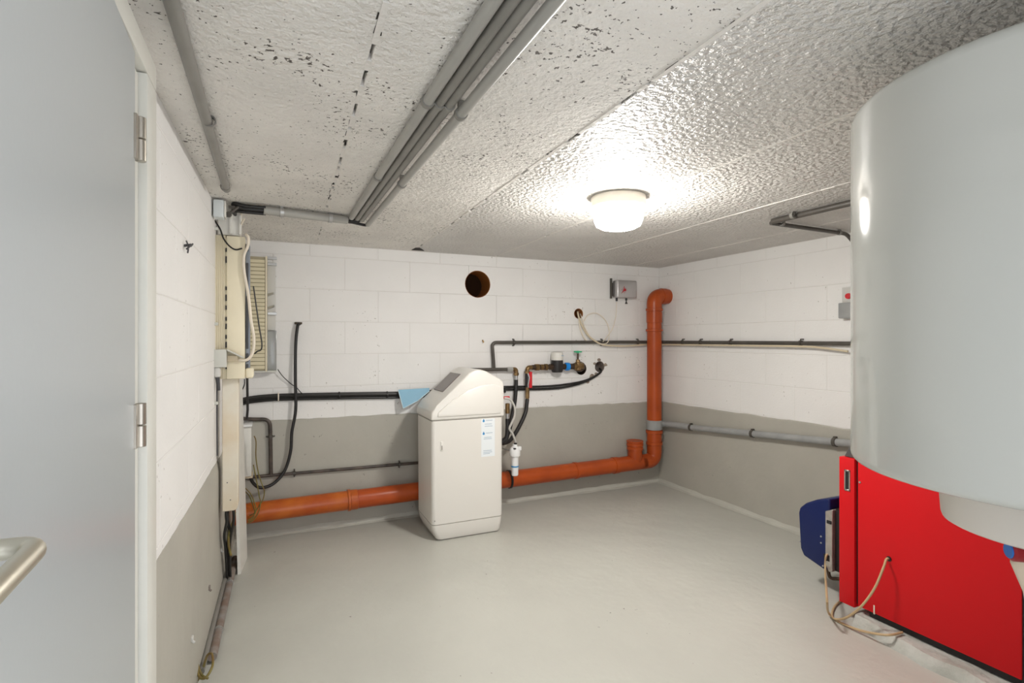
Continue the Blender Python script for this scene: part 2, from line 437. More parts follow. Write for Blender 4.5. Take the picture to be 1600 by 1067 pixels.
# sleeves in the wall holes
def sleeve(p, r, depth, m, name='pipe_sleeve'):
    bm = new(); ax = Vector((0, 1, 0))
    lathe(bm, [(r - 0.004, 0.003), (r, -0.0015), (r + 0.002, 0.003), (r + 0.002, depth), (0, depth), (0, depth - 0.004), (r - 0.004, depth - 0.004), (r - 0.004, 0.003)], p, ax, 32)
    return part(name, bm, m, wall_back)
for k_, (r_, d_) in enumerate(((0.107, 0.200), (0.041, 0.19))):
    bm = new(); cyl(bm, HOLES[k_][0] + Vector((0, d_ - 0.01, 0)), HOLES[k_][0] + Vector((0, d_ + 0.004, 0)), r_, 28); part('dark_end', bm, 'hole_dark', wall_back)  # dark disc shuts out world light and paints the shade deep in the hole
sleeve(HOLES[0][0], 0.1125, 0.21, 'pvc_inside'); sleeve(HOLES[1][0], 0.0465, 0.20, 'pvc_inside')
sleeve(HOLES[2][0], 0.0515, 0.12, 'rust', 'rough_hole'); sleeve(HOLES[3][0], 0.0555, 0.10, 'bronze_dark', 'rough_hole')
for u, v, r_ in ((925, 588, 0.022), (918, 596, 0.017), (932, 585, 0.018), (946, 570, 0.016), (936, 562, 0.014), (929, 568, 0.012)):
    bm = new(); bmesh.ops.create_icosphere(bm, subdivisions=2, radius=1.0)
    c0 = B(u, v, 0.002)
    for vv in bm.verts:
        k_ = r_ * random.uniform(0.7, 1.2); vv.co = c0 + Vector((vv.co.x * k_ * 1.3, vv.co.y * k_ * 0.5, vv.co.z * k_))
    part('mortar_lump', bm, 'mortar_rough', wall_back)
for c in cutters: bpy.data.objects.remove(c)

# ------------------------------------------------------------------ door in the left wall
DX = -0.240
door = bpy.data.objects.new('door_1', None); COL.objects.link(door); door.location = (DX, 1.22, 0)
door['kind'] = 'structure'; door['label'] = 'pale grey flush door with cream frame at the left edge'; door['category'] = 'door'
bm = new(); a = math.radians(2.2)
box(bm, -0.04, 0.0, -0.83, 0.0, 0.008, 1.948, 0.002, 1, Matrix.Translation((DX + 0.002, 1.226, 0)) @ Matrix.Rotation(a, 4, 'Z'))
leaf = part('door_leaf', bm, 'door_paint', door)
bm = new()
box(bm, -0.34, -0.2365, 1.328, 1.425, 0, 1.955, 0.002); box(bm, -0.34, -0.252, 1.229, 1.326, 0, 1.949, 0.002)
box(bm, -0.34, -0.2365, 0.30, 1.425, 1.957, 2.012, 0.003)
part('door_frame', bm, 'frame_paint', door)
for (ua, va, vb) in ((222, 183, 252), (228, 627, 693)):
    p, q = XP(ua, va, -0.228), XP(ua, vb, -0.228)
    bm = new(); m_ = (p + q) / 2
    y = 1.229
    box(bm, -0.243, -0.2325, y - 0.018, y + 0.004, q.z, p.z, 0.001, 1)
    hp = part('hinge', bm, 'steel_brushed', door)
    bm = new(); cyl(bm, (-0.231, y + 0.006, q.z), (-0.231, y + 0.006, m_.z - 0.001), 0.0095, 16, 0.001); cyl(bm, (-0.231, y + 0.006, m_.z + 0.001), (-0.231, y + 0.006, p.z), 0.0095, 16, 0.001)
    part('hinge_barrel', bm, 'steel_brushed', hp)
tip = XP(58, 855, -0.172); far = Vector((tip.x + 0.004, tip.y - 0.125, tip.z - 0.002))
bm = new(); lx = -0.214
tube(bm, fillet([(lx, tip.y + 0.004, tip.z), tip + Vector((0, 0.006, 0)), far, (lx + 0.01, far.y, far.z)], 0.028, 7), 0.0085, 16)
hd = part('door_handle', bm, 'satin_metal', door, 'satin metal lever handle')
bm = new(); cyl(bm, (lx - 0.012, far.y, far.z), (lx + 0.002, far.y, far.z), 0.026, 24, 0.002)
part('handle_rose', bm, 'satin_metal', hd)
# keyhole spot
# ------------------------------------------------------------------ ceiling lamp
lp = C(966, 308)
lamp = root('ceiling_lamp', 'round white ceiling lamp, lit, on the rough ceiling', 'lamp', lp)
bm = new(); lathe(bm, [(0, 0), (0.130, 0), (0.134, -0.004), (0.133, -0.050), (0.128, -0.054), (0, -0.054)], lp, (0, 0, 1), 40); part('lamp_base', bm, 'lamp_base', lamp)
bm = new(); lathe(bm, [(0.127, -0.0545), (0.131, -0.058), (0.131, -0.066), (0.125, -0.074), (0.123, -0.085)], lp, (0, 0, 1), 40); part('dimmed_glass', bm, 'lamp_glass_dim', lamp)  # upper glass dimmed to keep a hot spot off the ceiling
bm = new(); lathe(bm, [(0.123, -0.085), (0.117, -0.118), (0.108, -0.140), (0.085, -0.153), (0, -0.157)], lp, (0, 0, 1), 40); part('lamp_glass', bm, 'lamp_glass', lamp)

# ------------------------------------------------------------------ orange drain pipe
PR = 0.069
hz = [B(372, 804, 0.125), B(650, 772, 0.125), B(800, 748, 0.125), B(958, 722, 0.125)]
hp0, hp1 = hz[0], hz[3]
yv = YB - 0.125
vx = YP(1022.3, 600, yv).x
def hpz(x): return hz[0].z + (hz[2].z - hz[0].z) * (x - hz[0].x) / (hz[2].x - hz[0].x)
drain = root('drain_pipe', 'orange plastic drain pipe along the back wall and up the corner', 'pipe', (1.5, yv, 0))
seam = B(545, 785, 0.125).x
def hpt(x, dz=0): return Vector((x, yv, hpz(x) + dz))
bm = new(); cyl(bm, hpt(-0.25), hpt(seam), PR, 32); part('pipe_section', bm, 'pvc_orange_aged', drain)
bm = new(); cyl(bm, hpt(seam), hpt(2.86), PR * 0.985, 32); part('pipe_section', bm, 'pvc_orange', drain)
def ring(p, d, r, ln, name='pipe_collar', m='pvc_orange', seg=32):
    bm = new(); d = Vector(d).normalized()
    lathe(bm, [(r * 0.93, -ln / 2), (r, -ln / 2 + 0.002), (r, ln / 2 - 0.002), (r * 0.93, ln / 2)], p, d, seg)
    return part(name, bm, m, drain)
hd_ = (hpt(1) - hpt(0)).normalized()
ring(hpt(seam), hd_, PR * 1.13, 0.022, m='pvc_orange_aged'); ring(hpt(seam + 0.035), hd_, PR * 1.05, 0.05, m='pvc_orange_aged')
ring(hpt(YP(795.5, 750, yv).x), hd_, PR * 1.10, 0.02, 'pipe_clamp', 'cable_black')
ring(hpt(2.86), hd_, PR * 1.08, 0.05); ring(hpt(YP(899, 735, yv).x), hd_, PR * 1.06, 0.03)
tx = YP(992, 700, yv).x; tz = hpz(tx)
bm = new(); cyl(bm, hpt(2.84), hpt(tx + 0.10), PR, 32); part('tee_body', bm, 'pvc_orange', drain)
ctop = YP(992, 688, yv).z
hc = ctop - tz
bm = new(); lathe(bm, [(PR * 0.97, 0), (PR * 0.97, hc - 0.05), (PR * 0.5, hc - 0.05)], (tx, yv, tz), (0, 0, 1), 32); part('tee_neck', bm, 'pvc_orange', drain)
bm = new(); lathe(bm, [(PR * 0.97, hc - 0.085), (PR * 1.09, hc - 0.083), (PR * 1.09, hc - 0.060), (PR * 1.02, hc - 0.057), (PR * 1.02, hc - 0.048), (PR * 1.12, hc - 0.045), (PR * 1.12, hc - 0.025), (PR * 1.05, hc - 0.022), (PR * 1.05, hc - 0.014), (PR * 1.13, hc - 0.012), (PR * 1.13, hc - 0.002), (PR * 1.06, hc), (PR * 0.9, hc - 0.004), (0, hc - 0.004)], (tx, yv, tz), (0, 0, 1), 32); part('inspection_cap', bm, 'pvc_orange', drain)
zt = hpz(vx)
bm = new(); tube(bm, fillet([(tx + 0.06, yv, hpz(tx + 0.06)), (vx, yv, zt), (vx, yv, zt + 0.26)], 0.15, 10), PR, 32); part('elbow', bm, 'pvc_orange', drain)
ztop = YP(1035, 463, yv).z
bm = new(); cyl(bm, (vx, yv, zt + 0.15), (vx, yv, ztop - 0.14), PR * 0.985, 32); part('riser', bm, 'pvc_orange', drain)
for v, f_, ln in ((484, 1.15, 0.024), (496, 1.06, 0.10), (516, 1.15, 0.022), (674, 1.14, 0.03), (692, 1.12, 0.03)):
    ring(Vector((vx, yv, YP(1022, v, yv).z)), (0, 0, 1), PR * f_, ln)
bm = new(); tube(bm, fillet([(vx, yv, ztop - 0.16), (vx, yv, ztop), (XR + 0.02, yv, ztop)], 0.13, 10), PR * 1.02, 32); part('elbow', bm, 'pvc_orange', drain)
ring(Vector((XR - 0.06, yv, ztop)), (1, 0, 0), PR * 1.1, 0.06)
bz0, bz1 = YP(1022, 671, yv).z, YP(1022, 656, yv).z
ring(Vector((vx, yv, (bz0 + bz1) / 2)), (0, 0, 1), PR * 1.06, bz1 - bz0, 'saddle_band', 'pvc_grey')

# grey waste pipe on the right wall
a, b = R(1072, 667, 0.055), R(1328, 693, 0.055)
wst = root('waste_pipe', 'grey plastic waste pipe running along the right wall into the orange riser', 'pipe', (XR - 0.05, 3.2, a.z - 0.05))
bm = new(); d_ = (b - a).normalized(); e_ = b + d_ * 1.9
cyl(bm, a, e_, 0.025, 20); part('pipe_section', bm, 'pvc_grey', wst)
bm = new(); j0 = Vector((vx + 0.05, yv - 0.03, (bz0 + bz1) / 2)); tube(bm, fillet([j0, Vector((XR - 0.075, yv - 0.03, a.z - 0.008)), a + d_ * 0.06], 0.06, 8), 0.029, 20); part('branch_elbow', bm, 'pvc_grey', wst)
for u in (1080, 1176, 1305):
    p = R(u, 667 + (u - 1072) * 26 / 256, 0.055); bm = new()
    lathe(bm, [(0.025, -0.012), (0.030, -0.011), (0.030, 0.011), (0.025, 0.012)], p, d_, 20); box(bm, p.x, XR - 0.0105, p.y - 0.008, p.y + 0.008, p.z - 0.006, p.z + 0.006); box(bm, p.x - 0.01, p.x + 0.01, p.y - 0.009, p.y + 0.009, p.z + 0.025, p.z + 0.038)
    part('pipe_clip', bm, 'conduit_dark', wst)

# ------------------------------------------------------------------ water softener
sx0, sx1, sy0, sy1 = 1.005, 1.535, 3.56, 3.955
sof = root('water_softener', 'cream white water softener cabinet with sloped lid by the back wall', 'water softener', ((sx0 + sx1) / 2, (sy0 + sy1) / 2, 0))
def rrect(x0, x1, y0, y1, r, n=6):
    out = []
    for cx, cy, a in ((x1 - r, y1 - r, 0), (x0 + r, y1 - r, 90), (x0 + r, y0 + r, 180), (x1 - r, y0 + r, 270)):
        for k in range(n + 1): t = math.radians(a + 90 * k / n); out.append((cx + r * math.cos(t), cy + r * math.sin(t)))
    return out
bm = new()
def loft(bm, loops):
    rings = [[bm.verts.new(p) for p in lp_] for lp_ in loops]
    n = len(rings[0])
    for i in range(len(rings) - 1):
        for k in range(n): bm.faces.new((rings[i][k], rings[i][(k + 1) % n], rings[i + 1][(k + 1) % n], rings[i + 1][k]))
    bm.faces.new(rings[0][::-1]); bm.faces.new(rings[-1])
def lp3(x0, x1, y0, y1, r, z): return [(p[0], p[1], z) for p in rrect(x0, x1, y0, y1, r)]
loft(bm, [lp3(sx0 + 0.004, sx1 - 0.004, sy0 + 0.004, sy1 - 0.004, 0.03, 0.115), lp3(sx0, sx1, sy0, sy1, 0.03, 0.12), lp3(sx0 - 0.004, sx1 + 0.002, sy0, sy1, 0.03, 0.833)])
part('cabinet_body', bm, 'softener_white', sof)
bm = new(); loft(bm, [lp3(sx0 + 0.045, sx1 - 0.02, sy0 + 0.012, sy1 - 0.01, 0.03, 0.008), lp3(sx0 + 0.032, sx1 - 0.016, sy0 + 0.006, sy1 - 0.01, 0.03, 0.018), lp3(sx0 + 0.006, sx1 - 0.005, sy0 + 0.003, sy1 - 0.005, 0.03, 0.075), lp3(sx0 + 0.001, sx1 - 0.002, sy0 + 0.001, sy1, 0.03, 0.112)])
part('cabinet_foot', bm, 'softener_white', sof)
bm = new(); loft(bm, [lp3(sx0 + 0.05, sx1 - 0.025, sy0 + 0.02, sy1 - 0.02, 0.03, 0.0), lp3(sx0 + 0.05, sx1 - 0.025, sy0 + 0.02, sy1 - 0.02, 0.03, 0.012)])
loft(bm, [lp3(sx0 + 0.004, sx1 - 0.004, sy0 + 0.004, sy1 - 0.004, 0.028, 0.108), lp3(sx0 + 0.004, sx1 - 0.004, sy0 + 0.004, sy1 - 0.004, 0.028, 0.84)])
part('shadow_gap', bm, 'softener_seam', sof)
# lid: profile in x-z, extruded through y with rounded edges
lid = [(sx0 - 0.010, 0.838), (sx1 + 0.010, 0.838), (sx1 + 0.006, 1.085), (sx1 - 0.035, 1.118), (1.40, 1.170), (1.355, 1.185), (1.315, 1.180), (1.27, 1.158), (sx0 + 0.03, 0.940), (sx0 - 0.006, 0.895)]
bm = new(); prism(bm, lid, 'y', sy0 - 0.008, sy1 + 0.008, 0.014, 3); lidp = part('lid', bm, 'softener_white', sof)
# raised arched field on the near side of the lid
fld = [(sx0 + 0.035, 0.862), (sx1 - 0.02, 0.862), (sx1 - 0.022, 1.055), (1.46, 1.075), (1.36, 1.07), (1.25, 1.035), (1.14, 0.97), (sx0 + 0.04, 0.895)]
bm = new(); prism(bm, fld, 'y', sy0 - 0.016, sy0 + 0.01, 0.007, 2); part('lid_field', bm, 'softener_white', lidp)
# display on the slope
s0, s1 = Vector((sx0 + 0.03, 0, 0.940)), Vector((1.27, 0, 1.158)); dd = (s1 - s0); nrm = Vector((-dd.z, 0, dd.x)).normalized()
bm = new(); q = []
for t in (0.36, 0.94):
    for y in (sy0 + 0.13, sy1 - 0.03):
        for k in (-0.004, 0.004): q.append(s0 + dd * t + nrm * k + Vector((0, y, 0)))
vs = [bm.verts.new(v) for v in q]
for f_ in ((0, 1, 3, 2), (4, 6, 7, 5), (0, 4, 5, 1), (2, 3, 7, 6), (0, 2, 6, 4), (1, 5, 7, 3)): bm.faces.new([vs[i] for i in f_])
bmesh.ops.bevel(bm, geom=bm.edges[:], offset=0.003, segments=2, affect='EDGES')
part('display', bm, 'display_glass', lidp, 'dark display window')
# latch on the side, the shade in its notch painted as a dark strip
lz = YP(690, 697, sy0); bm = new(); box(bm, lz.x - 0.010, lz.x + 0.010, sy0 - 0.008, sy0 + 0.01, lz.z - 0.035, lz.z + 0.035, 0.007, 3); lt = part('latch', bm, 'softener_white', sof)
bm = new(); box(bm, lz.x - 0.004, lz.x + 0.004, sy0 - 0.0095, sy0, lz.z - 0.026, lz.z + 0.005, 0.002); part('latch_shade', bm, 'softener_seam', lt)
p = YP(675, 815, sy0); bm = new(); cyl(bm, (p.x + 0.02, sy0 - 0.002, p.z), (p.x + 0.02, sy0 + 0.004, p.z), 0.004, 10); part('screw', bm, 'softener_seam', sof)
# sticker
p, q = YP(752, 657, sy0), YP(773, 712, sy0)
bm = new(); box(bm, p.x, q.x, sy0 - 0.0012, sy0 + 0.002, q.z, 0.828); st = part('sticker', bm, 'sticker_paper', sof, 'white sticker with blue logos and fine print')
ys = sy0 - 0.0016
for zc in (0.813, 0.722):
    bm = new()
    lathe(bm, [(0, 0), (0.0085, 0), (0.0085, 0.001), (0, 0.001)], (p.x + 0.018, ys, zc), (0, 1, 0), 14)
    prism(bm, [(p.x + 0.018 - 0.006, zc + 0.005), (p.x + 0.018 + 0.006, zc + 0.005), (p.x + 0.018, zc + 0.017)], 'y', ys, ys + 0.001)
    part('logo_drop', bm, 'ink_blue', st)
bm = new()
for zc, wd, xo in ((0.816, 0.052, 0.034), (0.79, 0.055, 0.026), (0.775, 0.06, 0.026), (0.726, 0.052, 0.034), (0.695, 0.055, 0.022), (0.684, 0.062, 0.018), (0.600, 0.065, 0.015), (0.588, 0.068, 0.015), (0.578, 0.05, 0.015)):
    box(bm, p.x + xo, min(p.x + xo + wd, q.x - 0.004), ys, ys + 0.001, zc - 0.0022, zc + 0.0022)
part('print_lines', bm, 'ink_grey', st, kind='stuff')

# blue sheet tucked between cables and lid
pts = [B(622, 609, 0.060), B(671, 606, 0.075), B(671, 611, 0.105), B(653, 626, 0.115), B(630, 638, 0.105)]
bm = new(); top = [bm.verts.new(v) for v in pts]; nv = (pts[1] - pts[0]).cross(pts[4] - pts[0]).normalized() * 0.004
bot = [bm.verts.new(v + nv) for v in pts]; bm.faces.new(top); bm.faces.new(bot[::-1])
for i in range(5): bm.faces.new((top[i], bot[i], bot[(i + 1) % 5], top[(i + 1) % 5]))
shr = root('folder', 'light blue sheet folder tucked behind the softener over the black cables', 'folder', (pts[4].x, pts[4].y, pts[4].z))
part('cover', bm, 'sheet_blue', shr)
bm = new(); tube(bm, [pts[0], pts[4]], 0.003, 6); tube(bm, [pts[4], pts[3], pts[2]], 0.003, 6); part('pale_edge', bm, 'sheet_edge', shr)

# ------------------------------------------------------------------ cables on the back wall
def cable(pts, r, m, label, name='cable', cat='cable', group=None, n=6, seg=8):
    bm = new(); tube(bm, smooth_path(pts, n), r, seg); return thing(name, bm, m, label, cat, group)
bund = [(352, 642), (378, 628), (420, 622), (480, 620), (560, 618.5), (640, 617), (720, 612), (790, 608.5), (845, 608), (882, 605), (915, 596), (936, 584), (938, 576)]
for i, (dv, off, r, cut_) in enumerate(((0, 0.016, 0.010, 13), (-4.2, 0.014, 0.009, 13), (-2, 0.033, 0.010, 8), (3.4, 0.020, 0.009, 8))):
    pp = [B(u, v + (dv if k < 10 else dv * 0.4), off) for k, (u, v) in enumerate(bund[:cut_])]
    if cut_ == 13: pp[-1] = B(937, 576, -0.06); pp[-2] = B(938, 582, 0.012)
    cable(pp, r, 'cable_black', ('lower long black cable of the bundle ending in the ragged wall hole', 'upper long black cable of the bundle ending in the ragged wall hole', 'foremost black cable of the bundle left of the softener', 'lowest black cable of the bundle left of the softener')[i], 'black_cable', 'cable', 'black cables along the back wall')
for u, v in ((435, 620), (530, 618), (605, 617)):
    bm = new(); p = B(u, v, 0.02); lathe(bm, [(0.027, -0.004), (0.029, -0.004), (0.029, 0.004), (0.027, 0.004), (0.027, -0.004)], p, (1, 0, 0), 14)
    thing('cable_tie', bm, 'cable_white' if u == 435 else 'cable_black', ('pale tie around the black cables near the meter board', 'black tie around the cables left of the blue folder', 'black tie around the cables right beside the blue folder')[(435, 530, 605).index(u)], 'cable tie')
cable([B(434, 577, 0.04), B(442, 588, 0.03), B(455, 600, 0.02), B(463, 605, 0.015), B(470, 613, 0.018), B(476, 617, 0.03)], 0.003, 'cable_black', 'thin black wire from the meter board down to the cable bundle', 'thin_wire')
# black hose hanging from wall anchor
hose = root('hanging_hose', 'black hose hanging in a loop from a wall anchor', 'hose', B(462, 640, 0.03))
bm = new(); tube(bm, smooth_path([B(468, 506, 0.0), B(465, 510, 0.03), B(462, 540, 0.035), B(461.5, 590, 0.045), B(462, 640, 0.05), B(456, 675, 0.05), B(454, 705, 0.05), B(445, 735, 0.06), B(428, 755, 0.08), B(408, 762, 0.10), B(396, 755, 0.12), B(390, 743, 0.14)], 6), 0.011, 10); part('hose_tube', bm, 'black_rubber', hose)
bm = new(); p = B(467, 505, 0.012); box(bm, p.x - 0.030, p.x + 0.022, YB - 0.016, YB - 0.0005, p.z - 0.008, p.z + 0.008, 0.003); part('wall_anchor', bm, 'bronze_dark', hose)
# black painted pipe low on the wall
def wall_pipe_clip(parent, p, d, r, m='conduit_dark', back=Vector((0, 1, 0)), dist=0.03):
    bm = new(); d = Vector(d).normalized(); lathe(bm, [(r, -0.007), (r + 0.005, -0.007), (r + 0.005, 0.007), (r, 0.007)], p, d, 14)
    sidev = d.cross(back).normalized()
    for s in (-1, 1): tube(bm, [p + sidev * (r + 0.002) * s, p + sidev * (r + 0.012) * s, p + sidev * (r + 0.013) * s + back * (dist * 0.95)], 0.005, 6)
    return part('pipe_clip', bm, m, parent)
lp_ = root('heating_pipe', 'thin black painted pipe low on the back wall left of the softener', 'pipe', B(500, 737, 0.03))
a, b = B(360, 748, 0.03), B(700, 719, 0.03)
bm = new(); cyl(bm, a, b, 0.011, 12); part('pipe_run', bm, 'painted_black_pipe', lp_)
bm = new(); tube(bm, fillet([B(366, 652, 0.03), B(386, 655, 0.03), B(422, 655, 0.03), B(423.5, 743, 0.03)], 0.05, 6), 0.013, 12); part('pipe_drop', bm, 'painted_black_pipe', lp_)
for u, v in ((460, 739.5), (624, 725.5)): wall_pipe_clip(lp_, B(u, v, 0.03), b - a, 0.011, dist=0.0195)
wall_pipe_clip(lp_, B(422.5, 682, 0.03), (0, 0, 1), 0.013, dist=0.0195)

# eye-level dark pipe with its drop behind the softener
up = root('supply_pipe', 'dark grey pipe at eye level from the softener along back and right walls', 'pipe', B(900, 535, 0.03))
bm = new(); c1 = B(769, 535, 0.032)
tube(bm, fillet([B(772, 577, 0.032), c1, (XR - 0.032, YB - 0.032, c1.z), (XR - 0.032, 1.2, c1.z - 0.002)], 0.04, 7), 0.0145, 14); part('pipe_run', bm, 'conduit_dark', up)
bm = new(); cyl(bm, B(735, 577.5, 0.045), B(793, 577, 0.045), 0.0145, 14); part('pipe_stub', bm, 'conduit_dark', up)
for u in (803, 941, 997): wall_pipe_clip(up, Vector((B(u, 535, 0.032).x, YB - 0.032, c1.z)), (1, 0, 0), 0.0145)
for u in (1066, 1094, 1141, 1251): wall_pipe_clip(up, Vector((XR - 0.032, R(u, 535, 0.032).y, c1.z)), (0, 1, 0), 0.0145, back=Vector((1, 0, 0)))
# cream cable under it
cc = c1.z - 0.024
cable([B(904, 487, -0.08), B(903, 490, 0.02), B(908, 505, 0.03), B(918, 523, 0.04), B(932, 534, 0.055), B(945, 539, 0.052), B(975, 540.5, 0.048), Vector((XR - 0.2, YB - 0.048, cc)), Vector((XR - 0.048, YB - 0.06, cc)), Vector((XR - 0.05, 3.2, cc)), Vector((XR - 0.05, 2.6, cc)), Vector((XR - 0.05, 2.42, cc - 0.01)), R(1325, 549, 0.04)], 0.0075, 'cable_cream', 'cream cable from the round wall hole running under the eye-level pipe', 'cream_cable')
cable([B(902, 487, -0.08), B(904, 492, 0.018), B(906, 510, 0.02), B(911, 525, 0.025), B(917, 533, 0.030)], 0.006, 'cable_white', 'short pale cable dropping from the round wall hole behind the pipe', 'pale_cable')
cable([B(906, 489, -0.08), B(908, 494, 0.022), B(914, 512, 0.03), B(924, 528, 0.045), B(938, 537, 0.06), B(950, 534, 0.06), B(951.5, 515, 0.03), B(945, 499, 0.022), B(932, 489.5, 0.02), B(919, 492, 0.02), B(912, 502, 0.02)], 0.0042, 'cable_white', 'thin pale cable coiled in a loop below the round wall hole', 'looped_cable')
cable([B(942, 534, 0.055), B(949, 525, 0.03), B(957, 513, 0.02), B(962, 495, 0.02), B(963.5, 472, 0.03)], 0.0035, 'cable_white', 'thin pale cable hanging from the dial box', 'thin_cable')
# ------------------------------------------------------------------ dial box
a, b = B(956.5, 438.5), B(987, 467)
gb = root('dial_box', 'small metal thermostat box with red dial high on the back wall', 'thermostat', ((a.x + b.x) / 2, YB, b.z))
bm = new(); box(bm, a.x, b.x, YB - 0.085, YB - 0.004, b.z, a.z, 0.012, 3); part('housing', bm, 'gauge_metal', gb)
bm = new(); box(bm, a.x - 0.028, a.x - 0.012, YB - 0.02, YB - 0.001, b.z - 0.005, a.z + 0.02, 0.002); box(bm, a.x - 0.02, b.x, YB - 0.008, YB - 0.001, b.z + 0.02, a.z - 0.02); part('mounting_plate', bm, 'conduit_dark', gb)
gc = YP(975.5, 453, YB - 0.085)
bm = new(); cyl(bm, (gc.x, YB - 0.097, gc.z), (gc.x, YB - 0.084, gc.z), 0.013, 16, 0.002)
for k in range(12):
    t = 2 * math.pi * k / 12; dv = Vector((math.cos(t), 0, math.sin(t))); pp = Vector((gc.x, YB - 0.0858, gc.z))
    tube(bm, [pp + dv * 0.019, pp + dv * (0.033 if k % 3 == 0 else 0.027)], 0.0016, 5)
dv = Vector((-0.7, 0, -0.7)); pp = Vector((gc.x, YB - 0.0865, gc.z)); tube(bm, [pp, pp + dv * 0.05], [0.005, 0.001], 6); tube(bm, [pp, pp + Vector((-0.1, 0, 1)) * 0.035], [0.005, 0.001], 6)
part('red_dial', bm, 'gauge_red', gb, 'red pointer dial')
for u, l in ((963.5, 0.03), (978.5, 0.02)):
    bm = new(); p = YP(u, 468, YB - 0.05); cyl(bm, (p.x, p.y, b.z - l), (p.x, p.y, b.z + 0.004), 0.010, 12, 0.001)
    part('cable_gland', bm, 'black_rubber', gb)
bm = new(); p = YP(978.5, 472, YB - 0.05); cyl(bm, (p.x, p.y, b.z - 0.035), (p.x, p.y, b.z - 0.019), 0.005, 10); prism(bm, [(p.x - 0.014, b.z - 0.052), (p.x + 0.014, b.z - 0.052), (p.x, b.z - 0.032)], 'y', p.y - 0.006, p.y + 0.006, 0.001); part('thumb_screw', bm, 'black_rubber', gb)

# ------------------------------------------------------------------ water meter assembly
yo = 0.07; ym = YB - yo; zm = B(870, 573, yo).z
wm = root('water_meter', 'water meter with green handwheel valve and blue nut on the back wall', 'water meter', (B(871, 573, yo).x, ym, zm - 0.04))
def mx(u): return B(u, 573, yo).x
def hcyl(bm, u0, u1, r, seg=18, bev=0.002): cyl(bm, (mx(u0), ym, zm), (mx(u1), ym, zm), r, seg, bev)
bm = new(); hcyl(bm, 858, 900, 0.026); hcyl(bm, 831, 860, 0.021); part('meter_pipe', bm, 'bronze_dark', wm)
bm = new(); hcyl(bm, 836, 842, 0.031, 6, 0.003); hcyl(bm, 844, 849, 0.028, 6, 0.003); hcyl(bm, 851, 855, 0.031, 6, 0.003); part('union_nut', bm, 'brass', wm)
mc = mx(870.5)
bm = new(); lathe(bm, [(0, -0.048), (0.044, -0.048), (0.052, -0.03), (0.052, 0.055), (0.048, 0.06), (0, 0.06)], (mc, ym, zm), (0, 0, 1), 28); part('meter_body', bm, 'meter_black', wm)
bm = new(); lathe(bm, [(0, 0.058), (0.052, 0.058), (0.055, 0.075), (0.053, 0.114), (0.048, 0.126), (0.03, 0.131), (0, 0.131)], (mc, ym, zm), (0, 0, 1), 28); cp = part('meter_cap', bm, 'meter_white', wm)
bm = new(); box(bm, mc + 0.012, mc + 0.036, ym - 0.0565, ym - 0.042, zm + 0.095, zm + 0.103, 0.001, 1); part('cap_print', bm, 'ink_grey', cp)
bm = new(); lathe(bm, [(0.026, 0), (0.036, 0.004), (0.037, 0.03), (0.034, 0.04), (0.026, 0.042)], (mx(883), ym, zm), (1, 0, 0), 10); part('blue_nut', bm, 'nut_blue', wm, 'blue plastic nut')
vxm = mx(903)
bm = new(); lathe(bm, [(0, -0.05), (0.03, -0.045), (0.046, -0.02), (0.048, 0.0), (0.046, 0.02), (0.03, 0.045), (0, 0.05)], (vxm + 0.035, YB - 0.035, zm - 0.006), (0.6, -0.7, 0.1), 20); part('wall_flange', bm, 'bronze_dark', wm)
bm = new(); cyl(bm, (vxm, ym, zm - 0.036), (vxm, ym, zm + 0.036), 0.028, 16, 0.004); cyl(bm, (vxm - 0.045, ym, zm), (vxm + 0.05, ym, zm), 0.03, 8, 0.003); cyl(bm, (vxm, ym, zm + 0.03), (vxm, ym, zm + 0.06), 0.019, 6, 0.002); part('gate_valve', bm, 'brass', wm)
bm = new(); cyl(bm, (vxm, ym, zm + 0.05), (vxm, ym, zm + 0.115), 0.008, 10); part('valve_stem', bm, 'bronze_dark', wm)
zw = B(903, 549.5, yo).z
bm = new(); lathe(bm, [(0.028, -0.006), (0.036, -0.006), (0.038, 0), (0.036, 0.006), (0.028, 0.006), (0.026, 0), (0.028, -0.006)], (vxm, ym, zw), (0, 0, 1), 20); cyl(bm, (vxm, ym, zw - 0.012), (vxm, ym, zw + 0.008), 0.011, 12)
for k in range(4):
    t = math.pi * k / 2 + 0.3; tube(bm, [(vxm, ym, zw), (vxm + 0.03 * math.cos(t), ym + 0.03 * math.sin(t), zw)], 0.005, 6)
part('green_handwheel', bm, 'wheel_green', wm, 'green handwheel')
# right-hand elbow, red-tag ball valve and hose
bm = new(); ex = mx(824); tube(bm, fillet([(mx(832), ym, zm), (ex, ym, zm), (ex, ym, zm - 0.05)], 0.03, 6), 0.019, 14); cyl(bm, (ex, ym, zm - 0.05), (ex, ym, zm - 0.032), 0.025, 6); part('brass_elbow', bm, 'brass', wm)
zb = B(823, 605, yo).z
bm = new(); cyl(bm, (ex, ym, zb), (ex, ym, zm - 0.045), 0.02, 14); part('ball_valve', bm, 'meter_black', wm)
bm = new(); tube(bm, [(ex - 0.004, ym - 0.022, zm - 0.05), (ex + 0.004, ym - 0.03, zm - 0.085), (ex - 0.005, ym - 0.026, zb + 0.02), (ex, ym - 0.022, zb)], 0.006, 6); part('valve_lever', bm, 'zinc', wm)
bm = new(); box(bm, ex + 0.006, ex + 0.034, ym - 0.028, ym + 0.010, zb - 0.006, zm - 0.036, 0.003, 1); part('red_tag', bm, 'tag_red', wm, 'red tag with white marks')
bm = new(); z2 = B(823, 622, yo).z; cyl(bm, (ex, ym, z2), (ex, ym, zb + 0.004), 0.018, 6, 0.002); cyl(bm, (ex, ym, z2 - 0.02), (ex, ym, z2 + 0.004), 0.014, 12); part('hose_ferrule', bm, 'brass', wm)
